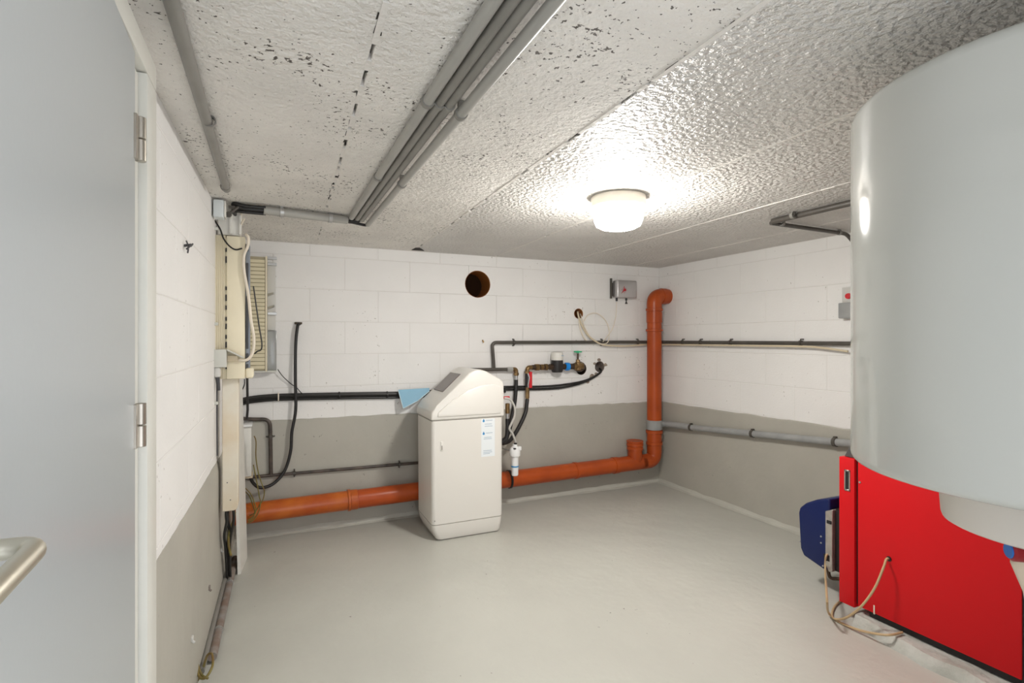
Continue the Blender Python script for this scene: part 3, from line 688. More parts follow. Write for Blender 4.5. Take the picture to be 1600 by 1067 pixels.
cable([(ex, ym, z2 - 0.01), B(823, 632, 0.08), B(821, 645, 0.09), B(813, 663, 0.12), B(803, 680, 0.16), B(794, 690, 0.2), B(780, 693, 0.24)], 0.0165, 'black_rubber', 'thick black hose curving from the red-tagged valve to the softener', 'supply_hose', 'hose', seg=12)
# left-hand elbow and hose
el = root('hose_elbow', 'brass elbow fitting at the end of the dark pipe above the softener', 'fitting', B(806, 590, 0.05))
ye = YB - 0.045; z1 = B(800, 577, 0.045).z; exl = B(806.5, 577, 0.045).x
bm = new(); cyl(bm, (B(792, 577, 0.045).x, ye, z1), (B(801, 577, 0.045).x, ye, z1), 0.02, 8, 0.002); part('zinc_union', bm, 'zinc', el)
bm = new(); tube(bm, fillet([(B(800, 577, 0.045).x, ye, z1), (exl, ye, z1), (exl, ye, z1 - 0.055)], 0.03, 6), 0.018, 14); cyl(bm, (exl, ye, z1 - 0.052), (exl, ye, z1 - 0.03), 0.023, 6, 0.002); part('brass_bend', bm, 'brass', el)
bm = new(); cyl(bm, (exl, ye, z1 - 0.095), (exl, ye, z1 - 0.05), 0.015, 12, 0.001); part('zinc_ferrule', bm, 'zinc', el)
cable([(exl, ye, z1 - 0.09), B(806, 610, 0.05), B(804, 630, 0.055), B(800, 650, 0.06), B(797, 668, 0.08), B(790, 685, 0.12), B(778, 690, 0.18)], 0.0165, 'black_rubber', 'thick black hose dropping from the brass elbow behind the softener', 'return_hose', 'hose', seg=12)
# fittings right behind the softener edge
bk = root('softener_outlet', 'brass outlet fitting with black hose at the right rear of the softener', 'fitting', (1.60, 3.86, 0.6))
bm = new(); q = YP(793, 640, 3.86); cyl(bm, (q.x, 3.86, q.z - 0.03), (q.x, 3.86, q.z + 0.05), 0.018, 12, 0.003); part('brass_outlet', bm, 'brass', bk)
bm = new(); cyl(bm, (q.x, 3.86, q.z - 0.075), (q.x, 3.86, q.z - 0.025), 0.014, 12); part('ferrule', bm, 'zinc', bk)
bm = new(); tube(bm, smooth_path([(q.x, 3.86, q.z - 0.07), YP(793, 670, 3.86), YP(791, 685, 3.86), YP(780, 692, 3.88)]), 0.0175, 12); part('hose_end', bm, 'black_rubber', bk)
bm = new(); q2 = YP(793, 621, 3.86); cyl(bm, (1.545, 3.86, q2.z), (q2.x + 0.016, 3.86, q2.z), 0.011, 12, 0.002); part('red_cap', bm, 'tag_red', bk)
# grey drain hose and small filter
cable([YP(788, 622, 3.85), YP(797, 624, 3.84), YP(804, 636, 3.83), YP(804, 650, 3.83), YP(799, 662, 3.83), YP(796, 670, 3.84), YP(801, 678, 3.85), YP(806, 691, 3.86)], 0.009, 'hose_grey', 'pale grey flexible hose from the softener down to the small filter', 'grey_hose', 'hose', seg=10)
ft = YP(804.5, 692, 3.86); fb = YP(804, 743, 3.86).z
wf = root('inline_filter', 'small white cartridge filter with blue band hanging beside the softener', 'filter', (ft.x, ft.y, fb))
hh = ft.z - fb
bm = new(); lathe(bm, [(0, 0), (0.022, 0), (0.027, 0.006), (0.031, hh * 0.62), (0, hh * 0.62)], (ft.x, ft.y, fb), (0, 0, 1), 24); part('filter_bowl', bm, 'filter_white', wf)
bm = new(); lathe(bm, [(0.031, hh * 0.60), (0.042, hh * 0.61), (0.043, hh * 0.80), (0.030, hh * 0.87), (0.020, hh * 0.9), (0.018, hh * 0.96), (0, hh * 0.96)], (ft.x, ft.y, fb), (0, 0, 1), 24); box(bm, ft.x + 0.02, ft.x + 0.045, ft.y - 0.03, ft.y, fb + hh * 0.78, fb + hh * 0.9, 0.004); part('filter_head', bm, 'filter_white', wf)
bm = new(); lathe(bm, [(0.0285, hh * 0.27), (0.0305, hh * 0.27), (0.0310, hh * 0.31), (0.0295, hh * 0.31)], (ft.x, ft.y, fb), (0, 0, 1), 24); part('blue_band', bm, 'ink_blue', wf)
bm = new(); cyl(bm, (ft.x + 0.005, ft.y, fb + hh * 0.94), (ft.x + 0.005, ft.y, fb + hh), 0.012, 12, 0.001); box(bm, ft.x - 0.024, ft.x - 0.008, ft.y - 0.042, ft.y - 0.02, fb + hh * 0.84, fb + hh * 0.87); part('hose_clip', bm, 'black_rubber', wf)
bm = new(); tube(bm, [(ft.x, ft.y + 0.03, fb + hh * 0.7), (ft.x, ft.y + 0.1, fb + hh * 0.7), (ft.x - 0.06, YB - 0.011, fb + hh * 0.7)], 0.006, 6); part('wall_bracket', bm, 'zinc', wf)

# ------------------------------------------------------------------ boiler
z = 0.085; bx = 2.631; by0, by1, by2 = 1.06, 1.696, 1.781; bw = 0.62; zt = 0.803
boi = root('boiler', 'red oil boiler with blue burner on a concrete plinth under the tank', 'boiler', (bx + bw / 2, (by0 + by1) / 2, 0.05))
bm = new(); box(bm, bx, bx + bw, by0, by1 - 0.006, z, zt, 0.004); part('red_casing', bm, 'boiler_red', boi)
bm = new(); box(bm, bx - 0.006, bx + bw, by1 + 0.006, by2, z - 0.015, zt + 0.003, 0.005); dr = part('burner_door', bm, 'boiler_red', boi, 'narrow red front door edge with recessed grip')
h0, h1 = XP(1319.5, 733, bx - 0.006), XP(1328.5, 768, bx - 0.006); ya, yb_ = sorted((h0.y, h1.y))
bm = new(); 
for q in ((ya, yb_, h0.z - 0.008, h0.z), (ya, yb_, h1.z, h1.z + 0.008), (ya, ya + 0.006, h1.z, h0.z), (yb_ - 0.006, yb_, h1.z, h0.z)): box(bm, bx - 0.010, bx - 0.003, q[0], q[1], q[2], q[3], 0.001, 1)
gp = part('grip_frame', bm, 'chrome_frame', dr)
bm = new(); box(bm, bx - 0.0075, bx - 0.004, ya + 0.005, yb_ - 0.005, h1.z + 0.007, h0.z - 0.007); part('grip_recess', bm, 'boiler_black', dr)
bm = new(); box(bm, bx + 0.012, bx + bw - 0.012, by1 - 0.01, by1 + 0.01, z + 0.005, zt - 0.005); box(bm, bx + 0.02, bx + bw - 0.02, by0 + 0.01, by1 - 0.05, 0.0515, z + 0.002); box(bm, bx + 0.004, bx + bw - 0.01, by0 - 0.03, by0 + 0.004, z - 0.03, zt - 0.06, 0.003); part('black_chassis', bm, 'boiler_black', boi)
bm = new(); prism(bm, [(by2 - 0.015, zt + 0.003), (by2 - 0.04, zt + 0.055), (by2 - 0.09, zt + 0.10), (by2 - 0.30, zt + 0.10), (by2 - 0.30, zt + 0.003)], 'x', bx + 0.01, bx + bw - 0.01, 0.006); part('control_console', bm, 'console_grey', boi, 'dark grey control console')
bm = new(); p = XP(1338.5, 752, bx); cyl(bm, (bx - 0.004, by1 - 0.018, p.z), (bx + 0.004, by1 - 0.018, p.z), 0.005, 10); part('screw', bm, 'zinc', boi)
bm = new(); p = XP(1366, 946, bx); box(bm, bx - 0.002, bx + 0.004, p.y - 0.003, p.y + 0.003, z - 0.002, z + 0.04); part('trim_tab', bm, 'cable_white', boi)
g = XP(1389, 873, bx)
bm = new(); lathe(bm, [(0.005, -0.004), (0.011, -0.004), (0.012, 0), (0.011, 0.003), (0.005, 0.003)], g, (-1, 0, 0), 16); cyl(bm, g + Vector((0.001, 0, 0)), g + Vector((0.01, 0, 0)), 0.009, 12); part('grommet', bm, 'black_rubber', boi)
# burner in front of the door
xb = 2.76
def pb(u, v): p = XP(u, v, xb); return (p.y, p.z)
outl = [pb(1247, 801), pb(1249, 793), pb(1258, 786), pb(1275, 780.5), pb(1296, 779), pb(1296, 893), pb(1288, 891), pb(1255, 868), pb(1250, 856)]
bm = new(); prism(bm, outl, 'x', xb, xb + 0.34, 0.012, 3); bn = part('burner_cover', bm, 'burner_blue', boi, 'blue burner hood')
bm = new(); a, b = pb(1290, 799), pb(1303, 896)
yl, yh = sorted((a[0], b[0]))
prism(bm, [pb(1303, 796), pb(1291.5, 798), pb(1291.5, 880), pb(1297, 893), pb(1303, 893)], 'x', xb - 0.012, xb + 0.02, 0.003, 1); part('mounting_plate', bm, 'burner_plate', bn)
bm = new(); box(bm, xb + 0.012, xb + 0.33, by2 - 0.002, yh, pb(1300, 892)[1], pb(1300, 797)[1], 0.006); part('burner_body', bm, 'boiler_black', bn)
for u, v in ((1250, 846), (1283, 838), (1283, 848), (1286, 884)):
    bm = new(); q = pb(u, v); cyl(bm, (xb - 0.003, q[0], q[1]), (xb + 0.01, q[0], q[1]), 0.0045, 8)
    part('screw', bm, 'zinc', bn)
bm = new(); q = pb(1298, 815); box(bm, xb - 0.017, xb - 0.008, q[0] - 0.013, q[0] + 0.013, q[1] - 0.01, q[1] + 0.008, 0.002, 1); part('plate_slot', bm, 'boiler_black', bn); bm = new(); q = pb(1294, 870); box(bm, xb - 0.014, xb - 0.008, q[0] - 0.016, q[0] + 0.016, q[1] - 0.018, q[1] + 0.014); part('plate_slot', bm, 'boiler_black', bn)
bm = new(); tube(bm, smooth_path([(xb + 0.01, pb(1292, 888)[0], pb(1292, 888)[1]), (xb + 0.005, pb(1296, 902)[0], pb(1296, 902)[1]), (xb + 0.03, pb(1304, 906)[0], pb(1304, 906)[1]), (xb + 0.08, by2 + 0.02, pb(1308, 900)[1])]), 0.009, 10); part('fuel_hose', bm, 'bronze_dark', bn)
# plinth
bm = new(); n = 16; rows = []
for i in range(n + 1):
    y = 0.62 + (1.69 - 0.62) * i / n; j = random.uniform(-0.012, 0.012)
    x0_ = bx - 0.075 + j + 0.045 * max(0, (i - 13) / 3)
    rows.append([bm.verts.new(v) for v in ((x0_ - 0.01, y, -0.002), (x0_ + random.uniform(0, .008), y, 0.03), (x0_ + 0.02, y, 0.048 + random.uniform(-.003, .002)), (bx + bw + 0.05, y, 0.05), (bx + bw + 0.05, y, -0.002))])
for i in range(n):
    for k in range(4): bm.faces.new((rows[i][k], rows[i + 1][k], rows[i + 1][k + 1], rows[i][k + 1]))
bm.faces.new(rows[0]); bm.faces.new(rows[-1][::-1])
thing('plinth', bm, 'plinth_concrete', 'rough concrete plinth under the red boiler', 'plinth')
# burner cable
e1 = XP(1291, 868, xb - 0.02)
cable([g + Vector((0.012, 0, 0)), g + Vector((-0.012, 0.004, -0.002)), XP(1380, 888, bx - 0.05), XP(1366, 920, bx - 0.08), XP(1345, 948, bx - 0.11), XP(1322, 965, bx - 0.10) , F(1304, 967, 0.010), F(1300, 958, 0.008), F(1306, 945, 0.007), F(1318, 936, 0.007)], 0.0055, 'cable_beige', 'beige cable looping from the grommet in the red casing to the floor', 'beige_cable', n=8)
cable([e1 + Vector((0.03, 0, 0)), e1, XP(1289.5, 890, xb - 0.03), F(1292, 935, 0.16), F(1295, 958, 0.02), F(1312, 972, 0.007), F(1345, 985, 0.02), F(1385, 992, 0.058), F(1410, 988, 0.060)], 0.0055, 'cable_beige', 'beige cable hanging from the blue burner and trailing to the plinth', 'burner_cable', n=8)

# ------------------------------------------------------------------ hanging water tank
TA, TD, TR = math.radians(70.02), 1.658, 0.381
tc = Vector((TD * math.sin(TA), TD * math.cos(TA), 0)); tz0, tz1 = 1.097, 1.960
tank = root('water_tank', 'large white cylindrical water heater hung on the front wall over the boiler', 'water heater', (tc.x, tc.y, tz0 - 0.13))
bm = new(); rr = 0.022
prof = [(0, 0.004), (TR - 0.06, 0.004), (TR - rr, 0.0)] + [(TR - rr + rr * math.sin(t), rr - rr * math.cos(t)) for t in [math.pi / 2 * k / 5 for k in range(1, 6)]]
ht = tz1 - tz0; r2 = 0.03
prof += [(TR - r2 + r2 * math.cos(t), ht - r2 + r2 * math.sin(t)) for t in [math.pi / 2 * k / 5 for k in range(0, 6)]] + [(TR - 0.1, ht + 0.012), (0, ht + 0.03)]
lathe(bm, prof, (tc.x, tc.y, tz0), (0, 0, 1), 96); part('tank_shell', bm, 'enamel_white', tank)
ds = 7.05; rs = TD * math.sin(math.radians(ds))
toc = (-tc).normalized()
bm = new(); sk = [(rs + 0.004, 0.01), (rs - 0.004, -0.106), (rs - 0.007, -0.114), (rs - 0.014, -0.118), (0, -0.118)]
# the cover reaches round to a cut edge on its right-hand side
lathe(bm, sk, (tc.x, tc.y, tz0), (0, 0, 1), 48, math.radians(-290), math.radians(12), ref=toc); skp = part('lower_cover', bm, 'skirt_plastic', tank, 'cream plastic cover under the tank')
bm = new(); lathe(bm, [(rs * 0.90, 0.01), (rs * 0.90, -0.10), (0, -0.10)], (tc.x, tc.y, tz0), (0, 0, 1), 32); part('dark_inner_core', bm, 'box_grey', tank)  # darker core added for the shaded side past the cover's cut edge
kb = tz0 - 0.16
def near(u, v, dep): e = ray(u, v); return O + e * dep
k0 = near(1577, 860, 1.10); vd = Vector((k0.x, k0.y, 0)).normalized(); k1 = k0 + (Vector((vd.y, -vd.x, 0)) * 0.88 + vd * 0.47) * 0.10
bm = new(); cyl(bm, k0, k1, 0.021, 24, 0.004); vg = part('safety_valve', bm, 'knob_red', tank, 'dark red safety valve knob')
bm = new(); dk = (k1 - k0).normalized(); cyl(bm, k0 - dk * 0.003, k0 + dk * 0.004, 0.0155, 20, 0.001); part('blue_cap', bm, 'cap_blue', vg)
bm = new(); cyl(bm, (k1.x, k1.y, k1.z - 0.01), (k1.x, k1.y, tz0 - 0.09), 0.014, 14); part('inlet_pipe', bm, 'brass', vg)
f0 = near(1594, 876, 1.13); f1 = near(1612, 925, 1.13)
bm = new(); tube(bm, [k0 + dk * 0.05, f0 + (f0 - f1) * -0.1, f1, f1 + Vector((0.01, 0, -0.06))], [0.014, 0.018, 0.014, 0.010], 16); part('drain_spout', bm, 'funnel_cream', vg)
for zz in (tz0 + 0.15, tz1 - 0.18):
    bm = new(); box(bm, tc.x - 0.2, tc.x + 0.2, YF + 0.001, tc.y - TR + 0.09, zz - 0.03, zz + 0.03, 0.004)
    part('wall_bracket', bm, 'box_grey', tank)

# emergency switch on the right wall
a, b = R(1322, 449), R(1322, 474)
es = root('emergency_switch', 'red and white safety switch with grey box beside the tank on the right wall', 'switch', (XR, a.y - 0.03, R(1320, 498).z))
yy = R(1317.5, 460).y
bm = new(); box(bm, XR - 0.012, XR - 0.0005, yy - 0.11, yy, b.z, a.z, 0.002); part('white_plate', bm, 'plug_white', es)
bm = new(); q = R(1321, 463, 0.012); lathe(bm, [(0, 0), (0.02, 0), (0.018, 0.012), (0, 0.014)], (XR - 0.012, yy - 0.045, q.z), (-1, 0, 0), 16); part('red_button', bm, 'tag_red', es)
yy2 = R(1314, 485).y; z0_, z1_ = R(1316, 498).z, R(1316, 474).z
bm = new(); box(bm, XR - 0.06, XR - 0.0005, yy2 - 0.13, yy2 - 0.02, z0_, z1_, 0.006); part('grey_box', bm, 'pvc_grey', es)

# ------------------------------------------------------------------ ceiling conduits
def conduit(pts, r, m, label, clips=(), name='conduit', fil=0.06, clip_m='conduit_grey', dirn=(0, 1, 0), group=None):
    c = Vector(pts[len(pts) // 2]); rt = root(name, label, 'conduit', (c.x, c.y, c.z - r), group)
    bm = new(); tube(bm, fillet(pts, fil, 6), r, 14); part('conduit_tube', bm, m, rt)
    for p in clips:
        p = Vector(p); d = Vector(dirn).normalized(); bm = new()
        lathe(bm, [(r, -0.009), (r + 0.004, -0.009), (r + 0.004, 0.009), (r, 0.009)], p, d, 14)
        sd = r * 0.55
        box(bm, -sd, sd, -0.008, 0.008, 0.0, max(0.004, H - p.z - 0.0005), mtx=Matrix.Translation(p) @ Vector((0, 1, 0)).rotation_difference(Vector((d.x, d.y, 0))).to_matrix().to_4x4())
        part('conduit_clip', bm, clip_m, rt)
    return rt
ends = [(771, 0.020), (800, 0.020), (824, 0.020), (868, 0.038)]
labels = ['leftmost grey ceiling conduit of the four running toward the camera', 'second grey ceiling conduit from the left of the four', 'third grey ceiling conduit from the left of the four', 'rightmost, lowest hung grey ceiling conduit of the four']
for i, (u, off) in enumerate(ends):
    x = C(u, 2, off).x; rad = (0.0155, 0.0135, 0.0145, 0.0155)[i]
    yend = 3.08 + i * 0.02
    conduit([(x, YF - 0.5, H - off), (x, yend, H - off)], rad, 'conduit_pale' if i in (0, 3) else 'conduit_grey', labels[i], [(x, C(680, 150).y, H - off), (x, C(600, 270).y, H - off)] if i in (0, 3) else [(x, C(680, 150).y, H - off)], group='four parallel ceiling conduits')
    bm = new(); tube(bm, smooth_path([(x, yend - 0.02, H - off), (x - 0.01, yend + 0.03, H - off), (x - 0.05, yend + 0.055 - i * 0.006, H - 0.026 - 0.002 * i), (x - 0.13, yend + 0.05 - i * 0.012, H - 0.026)], 5), 0.0085, 10)
    thing('conduit_cable', bm, 'black_rubber', ('black cable bend at the end of the leftmost ceiling conduit', 'black cable bend at the end of the second ceiling conduit', 'black cable bend at the end of the third ceiling conduit', 'black cable bend at the end of the rightmost ceiling conduit')[i], 'cable')
a, b = C(412, 329.5, 0.028), C(542, 345, 0.028)
a = Vector((a.x, 3.06, a.z)); b = Vector((b.x, 3.12, b.z))
conduit([a, b], 0.023, 'conduit_pale', 'thick grey conduit crossing the ceiling toward the cream trunking', [a.lerp(b, 0.20), a.lerp(b, 0.78)], dirn=b - a, clip_m='zinc', name='cross_conduit')
for i, (dz, dy, r) in enumerate(((0.0, 0.0, 0.012), (-0.016, 0.012, 0.009), (0.01, -0.014, 0.009))):
    p = [a + Vector((0.01, dy, dz)), a + Vector((-0.08, dy, dz)), a + Vector((-0.14, dy + 0.02, dz * 1.2 + 0.008)), Vector((-0.175, 3.15 + dy * 0.5, 2.068 + dz * 0.8))]
    cable(p, r, 'black_rubber', ('thick black cable leaving the cross conduit at the left corner', 'lower black cable leaving the cross conduit at the left corner', 'rear black cable leaving the cross conduit at the left corner')[i], 'corner_cable')
p, q = C(268, 2, 0.017), C(354, 296, 0.017)
conduit([Vector((p.x - 0.02, -0.4, p.z)), p, q], 0.016, 'conduit_dark' if False else 'conduit_grey', 'weathered grey conduit along the ceiling above the door', [C(327, 190, 0.017), C(352, 292, 0.017)], dirn=q - p, name='door_side_conduit')
# pair near the tank
p = C(1207, 346, 0.020)
conduit([p, Vector((p.x - 0.01, 0.6, p.z))], 0.016, 'conduit_dark', 'grey ceiling conduit running behind the white tank top', [C(1239, 336, 0.020)], name='tank_conduit')
pe = Vector((XR - 0.09, p.y + 0.06, p.z))
conduit([p + Vector((0.012, 0.02, -0.004)), pe, pe + Vector((0.05, 0.0, -0.03)), pe + Vector((0.06, -0.03, -0.09))], 0.012, 'conduit_dark', 'dark conduit crossing the ceiling to the right wall behind the tank', [p.lerp(pe, 0.12), p.lerp(pe, 0.9)], dirn=(1, 0.05, 0), name='dark_conduit', fil=0.03)

# ------------------------------------------------------------------ left corner: trunking, boxes, boards
ty = 3.15
trk = root('cable_trunking', 'cream cable trunking with ribbed strip on the left wall', 'trunking', (-0.19, ty + 0.06, 1.19))
z0t, z1t = YP(360, 592, ty).z, YP(360, 368, ty).z
bm = new(); box(bm, -0.268, -0.218, ty + 0.006, ty + 0.11, z0t, z1t, 0.003)
for k in range(6): x = -0.264 + k * 0.0082; box(bm, x - 0.0022, x + 0.0022, ty, ty + 0.01, z0t + 0.002, z1t - 0.002, 0.001, 1)
part('ribbed_strip', bm, 'cream_plastic', trk)
bm = new(); box(bm, -0.214, -0.128, ty - 0.004, ty + 0.11, z0t, z1t - 0.002, 0.004); part('front_cover', bm, 'cream_plastic', trk)
bm = new(); box(bm, -0.2185, -0.2135, ty + 0.004, ty + 0.012, z0t, z1t - 0.01)
part('gap_strip', bm, 'cream_slot', trk)
bm = new()
for k in range(14):
    zz = z0t + 0.06 + k * 0.05 + random.uniform(-0.008, 0.008)
    if random.random() < 0.8: box(bm, -0.2190, -0.2130, ty - 0.0052, ty + 0.0045, zz, zz + random.uniform(0.012, 0.034))
part('gap_slots', bm, 'boiler_black', trk, kind='stuff')
zr0, zr1 = YP(386, 582, ty).z, YP(386, 380, ty).z
bm = new(); box(bm, -0.127, -0.106, ty + 0.02, ty + 0.10, zr0, zr1, 0.003); rl = part('side_rail', bm, 'rail_blue_grey', trk, 'blue grey rail with dark sockets')
for v0_, v1_ in ((380, 392), (410, 452), (462, 545), (552, 566), (569, 581)):
    bm = new(); box(bm, -0.124, -0.112, ty + 0.014, ty + 0.022, YP(386, v1_, ty).z, YP(386, v0_, ty).z, 0.002, 1)
    part('dark_socket', bm, 'charcoal', rl)
bm = new(); box(bm, -0.128, -0.088, ty - 0.002, ty + 0.11, z0t, z0t + 0.055, 0.012, 3); part('end_cap', bm, 'cream_plastic', trk)
# cables along the trunking side
cable([YP(384, 366, ty - 0.01), YP(388, 371, ty - 0.02), YP(387, 385, ty - 0.015), YP(381, 400, ty - 0.012), YP(381.5, 425, ty - 0.012), YP(388, 460, ty - 0.012), YP(392, 500, ty - 0.012), YP(396.5, 525, ty - 0.014), YP(396, 545, ty - 0.016), YP(391, 558, ty - 0.018), YP(383, 563, ty - 0.018), YP(372, 562, ty - 0.014)], 0.0075, 'cable_white', 'thick cream cable snaking down the side of the trunking', 'cream_flex')
cable([B(396, 447, 0.2), B(400, 475, 0.2), B(405, 510, 0.2), B(409, 535, 0.2), B(408, 546, 0.2), B(402, 549, 0.2), B(397.5, 553, 0.2)], 0.0045, 'cable_black', 'thin black cable hanging in front of the meter board', 'meter_cable')
cable([YP(378, 388, ty - 0.01), YP(368, 390, ty - 0.02), YP(358, 384, ty - 0.02), YP(349, 372, ty - 0.02), YP(344, 358, ty - 0.015), YP(336, 345, ty - 0.01), YP(335, 338, ty)], 0.004, 'cable_black', 'thin black cable sagging from the grey junction box across the trunking top', 'junction_cable')
cable([YP(376, 358, ty + 0.05), YP(377, 335, ty + 0.03), YP(380, 324, ty), YP(386, 320, ty - 0.05), YP(392, 319.5, ty - 0.06)], 0.005, 'cable_white', 'pale cable arching from the trunking top to the ceiling', 'arched_cable')
cable([YP(373, 362, ty + 0.05), YP(376, 352, ty + 0.03), YP(382, 342, ty)], 0.005, 'cable_white', 'short pale cable stub above the trunking', 'cable_stub')
# boxed riser above the trunking
bm = new(); zz0 = YP(357, 366, ty + 0.06).z
box(bm, -0.255, -0.150, ty + 0.03, ty + 0.10, zz0 - 0.01, H - 0.001, 0.004)
box(bm, -0.160, -0.146, ty + 0.02, ty + 0.06, zz0 - 0.005, H - 0.04, 0.005); box(bm, -0.205, -0.190, ty + 0.022, ty + 0.05, zz0 - 0.005, H - 0.02, 0.004)
thing('riser_casing', bm, 'board_white', 'white boxed riser between trunking and ceiling in the left corner', 'casing')
# small pale junction box near the ceiling
jb = root('junction_box', 'pale blue grey junction box at the top of the left wall', 'junction box', (-0.255, 3.03, 2.0))
za, zb2 = YP(337, 341, 3.03).z, YP(337, 310, 3.03).z
bm = new(); box(bm, -0.262, -0.215, 2.99, 3.07, za, min(zb2, H - 0.01), 0.006); part('box_body', bm, 'box_pale', jb)
bm = new(); box(bm, -0.2145, -0.208, 2.992, 3.068, za + 0.003, min(zb2, H - 0.01) - 0.003, 0.003); part('box_lid', bm, 'board_white', jb)
bm = new(); box(bm, -0.2, -0.14, 3.06, 3.075, H - 0.035, H - 0.02); tube(bm, [(-0.215, 3.06, H - 0.08), (-0.15, 3.06, H - 0.02)], 0.007, 8); cyl(bm, (-0.198, 3.04, za + 0.03), (-0.198, 3.07, za + 0.03), 0.013, 12); part('support_strap', bm, 'conduit_dark', jb)
# grey socket box at the trunking foot
sb = root('socket_box', 'grey cable box with open cover at the foot of the trunking', 'junction box', (-0.24, ty - 0.05, YP(340, 575, ty - 0.05).z))
yb3 = ty - 0.055; a, b = YP(330.5, 546, yb3), YP(354, 574, yb3)
bm = new(); box(bm, a.x, b.x, yb3, ty - 0.006, b.z, a.z, 0.004); part('box_body', bm, 'box_grey', sb)
bm = new(); a2, b2 = YP(355, 547, yb3), YP(380, 559, yb3); tube(bm, [a2, b2], 0.004, 6); bm2 = bm
vs = [bm.verts.new(v) for v in (a2 + Vector((0, 0, 0.004)), b2 + Vector((0, 0, 0.004)), b2 + Vector((0, 0.045, 0.004)), a2 + Vector((0, 0.045, 0.004)))]
ws = [bm.verts.new(v.co + Vector((0, 0, -0.006))) for v in vs]
bm.faces.new(vs); bm.faces.new(ws[::-1])
for i in range(4): bm.faces.new((vs[i], ws[i], ws[(i + 1) % 4], vs[(i + 1) % 4]))
part('hinged_cover', bm, 'box_grey', sb)
bm = new(); a3 = YP(339.5, 574, yb3 + 0.02); cyl(bm, (a3.x, yb3 + 0.02, a3.z - 0.05), (a3.x, yb3 + 0.02, a3.z), 0.016, 10, 0.004); part('white_plug', bm, 'plug_white', sb)
bm = new(); tube(bm, [(a3.x, yb3 + 0.02, a3.z - 0.045), YP(342, 610, yb3 + 0.02)], [0.011, 0.007], 8); tube(bm, [YP(339, 590, yb3 + 0.03), YP(339, 655, yb3 + 0.04), YP(339.5, 712, yb3 + 0.06)], 0.004, 6); part('plug_lead', bm, 'charcoal', sb)
bm = new(); q = YP(362, 561, ty - 0.01); box(bm, q.x - 0.02, q.x + 0.03, ty - 0.03, ty - 0.005, q.z - 0.012, q.z + 0.02, 0.004); part('terminal_block', bm, 'cable_cream', sb)
for v in (357, 506, 630):
    bm = new(); q = YP(333.5, v, ty - 0.02); box(bm, q.x - 0.018, q.x + 0.022, ty - 0.03, ty - 0.008, q.z - 0.008, q.z + 0.008, 0.003, 1)
    thing('cable_saddle', bm, 'box_grey', {357: 'small cream saddle clip at the top of the trunking', 506: 'small cream saddle clip halfway down the trunking', 630: 'small cream saddle clip under the grey cable box'}[v], 'clip')
# lower cover
yc = 3.19; a, b = YP(342, 592, yc), YP(372, 797, yc)
bm = new(); xw = xl(yc) + 0.028
prism(bm, [(xw, b.z + 0.0), (b.x - 0.02, b.z), (b.x - 0.006, b.z + 0.006), (b.x, b.z + 0.025), (b.x + 0.003, a.z), (xw, a.z)], 'y', yc, yc + 0.10, 0.003, 1)
lc = root('lower_duct_cover', 'aged cream duct cover below the trunking', 'cover', (-0.18, yc, b.z)); part('cover_panel', bm, 'cream_white', lc)
for u, v in ((355, 754), (360, 781)):
    bm = new(); q = YP(u, v, yc); cyl(bm, (q.x, yc - 0.002, q.z), (q.x, yc + 0.003, q.z), 0.003, 8)
    part('screw', bm, 'charcoal', lc)
for i, (du, dy) in enumerate(((0.012, 0.02), (0.030, 0.05), (0.045, 0.03), (0.022, 0.075))):
    cable([(xw + du, yc + dy, b.z + 0.05), (xw + du + 0.008 * (-1) ** i, yc + dy, b.z - 0.05), (xw + du - 0.006 * (-1) ** i, yc + dy + 0.03, b.z - 0.14), (xw + du * 0.6, yc + dy + 0.1, b.z - 0.24), (xw + du * 0.5, yc + 0.22 + dy, 0.03)], (0.007, 0.006, 0.007, 0.008)[i], 'cable_black', ('black cable nearest the left wall under the duct cover', 'middle black cable under the duct cover', 'black cable nearest the upright board under the duct cover', 'rearmost black cable under the duct cover')[i], 'duct_cable', 'cable', 'black cables below the duct cover')
# leaning board
pA, pB = F(376, 897), F(386.5, 871)
ydir = (pB - pA).normalized()
bm = new(); tpx = (0.0, 0.0)
t_ = Vector((-0.016, 0, 0)); lean = Vector((0.008, -0.0, 0))
vsl = []
for zz in (0.0, 1.17):
    for pp in (pA, pB):
        for k in (0, 1): vsl.append(bm.verts.new(pp + t_ * k + Vector((-0.03 * zz / 1.17, 0.0, zz))))
for f_ in ((0, 1, 3, 2), (4, 6, 7, 5), (0, 4, 5, 1), (2, 3, 7, 6), (0, 2, 6, 4), (1, 5, 7, 3)): bm.faces.new([vsl[i] for i in f_])
thing('plank', bm, 'board_white', 'narrow white board standing upright in the left corner', 'board')
# small white cabinet on the back wall
yca = 4.0; a, b = YP(372, 668, yca), YP(392, 745, yca)
zt_ = YP(396, 656, YB).z
scb = root('wall_cabinet', 'small white wall cabinet in the left corner', 'cabinet', ((a.x + b.x) / 2, yca + 0.08, b.z))
bm = new(); box(bm, -0.245, b.x, yca + 0.012, YB - 0.011, b.z, a.z, 0.003); part('cabinet_body', bm, 'board_white', scb)
bm = new(); box(bm, -0.245, b.x + 0.003, yca, yca + 0.010, b.z + 0.004, a.z - 0.008, 0.003); part('cabinet_door', bm, 'board_white', scb)
bm = new(); box(bm, -0.245, b.x + 0.008, yca - 0.004, YB - 0.011, a.z + 0.001, a.z + 0.014, 0.003); part('cabinet_top', bm, 'filter_white', scb)  # brighter white paints in the light falling on the top
bm = new(); box(bm, -0.245, b.x + 0.01, yca + 0.02, YB - 0.011, b.z - 0.014, b.z - 0.001, 0.001, 1); part('cabinet_shelf', bm, 'cable_cream', scb)
bm = new(); tube(bm, [YP(386, 572, 4.05), YP(387, 640, 4.05), YP(385.5, 655, 4.05)], 0.008, 8)
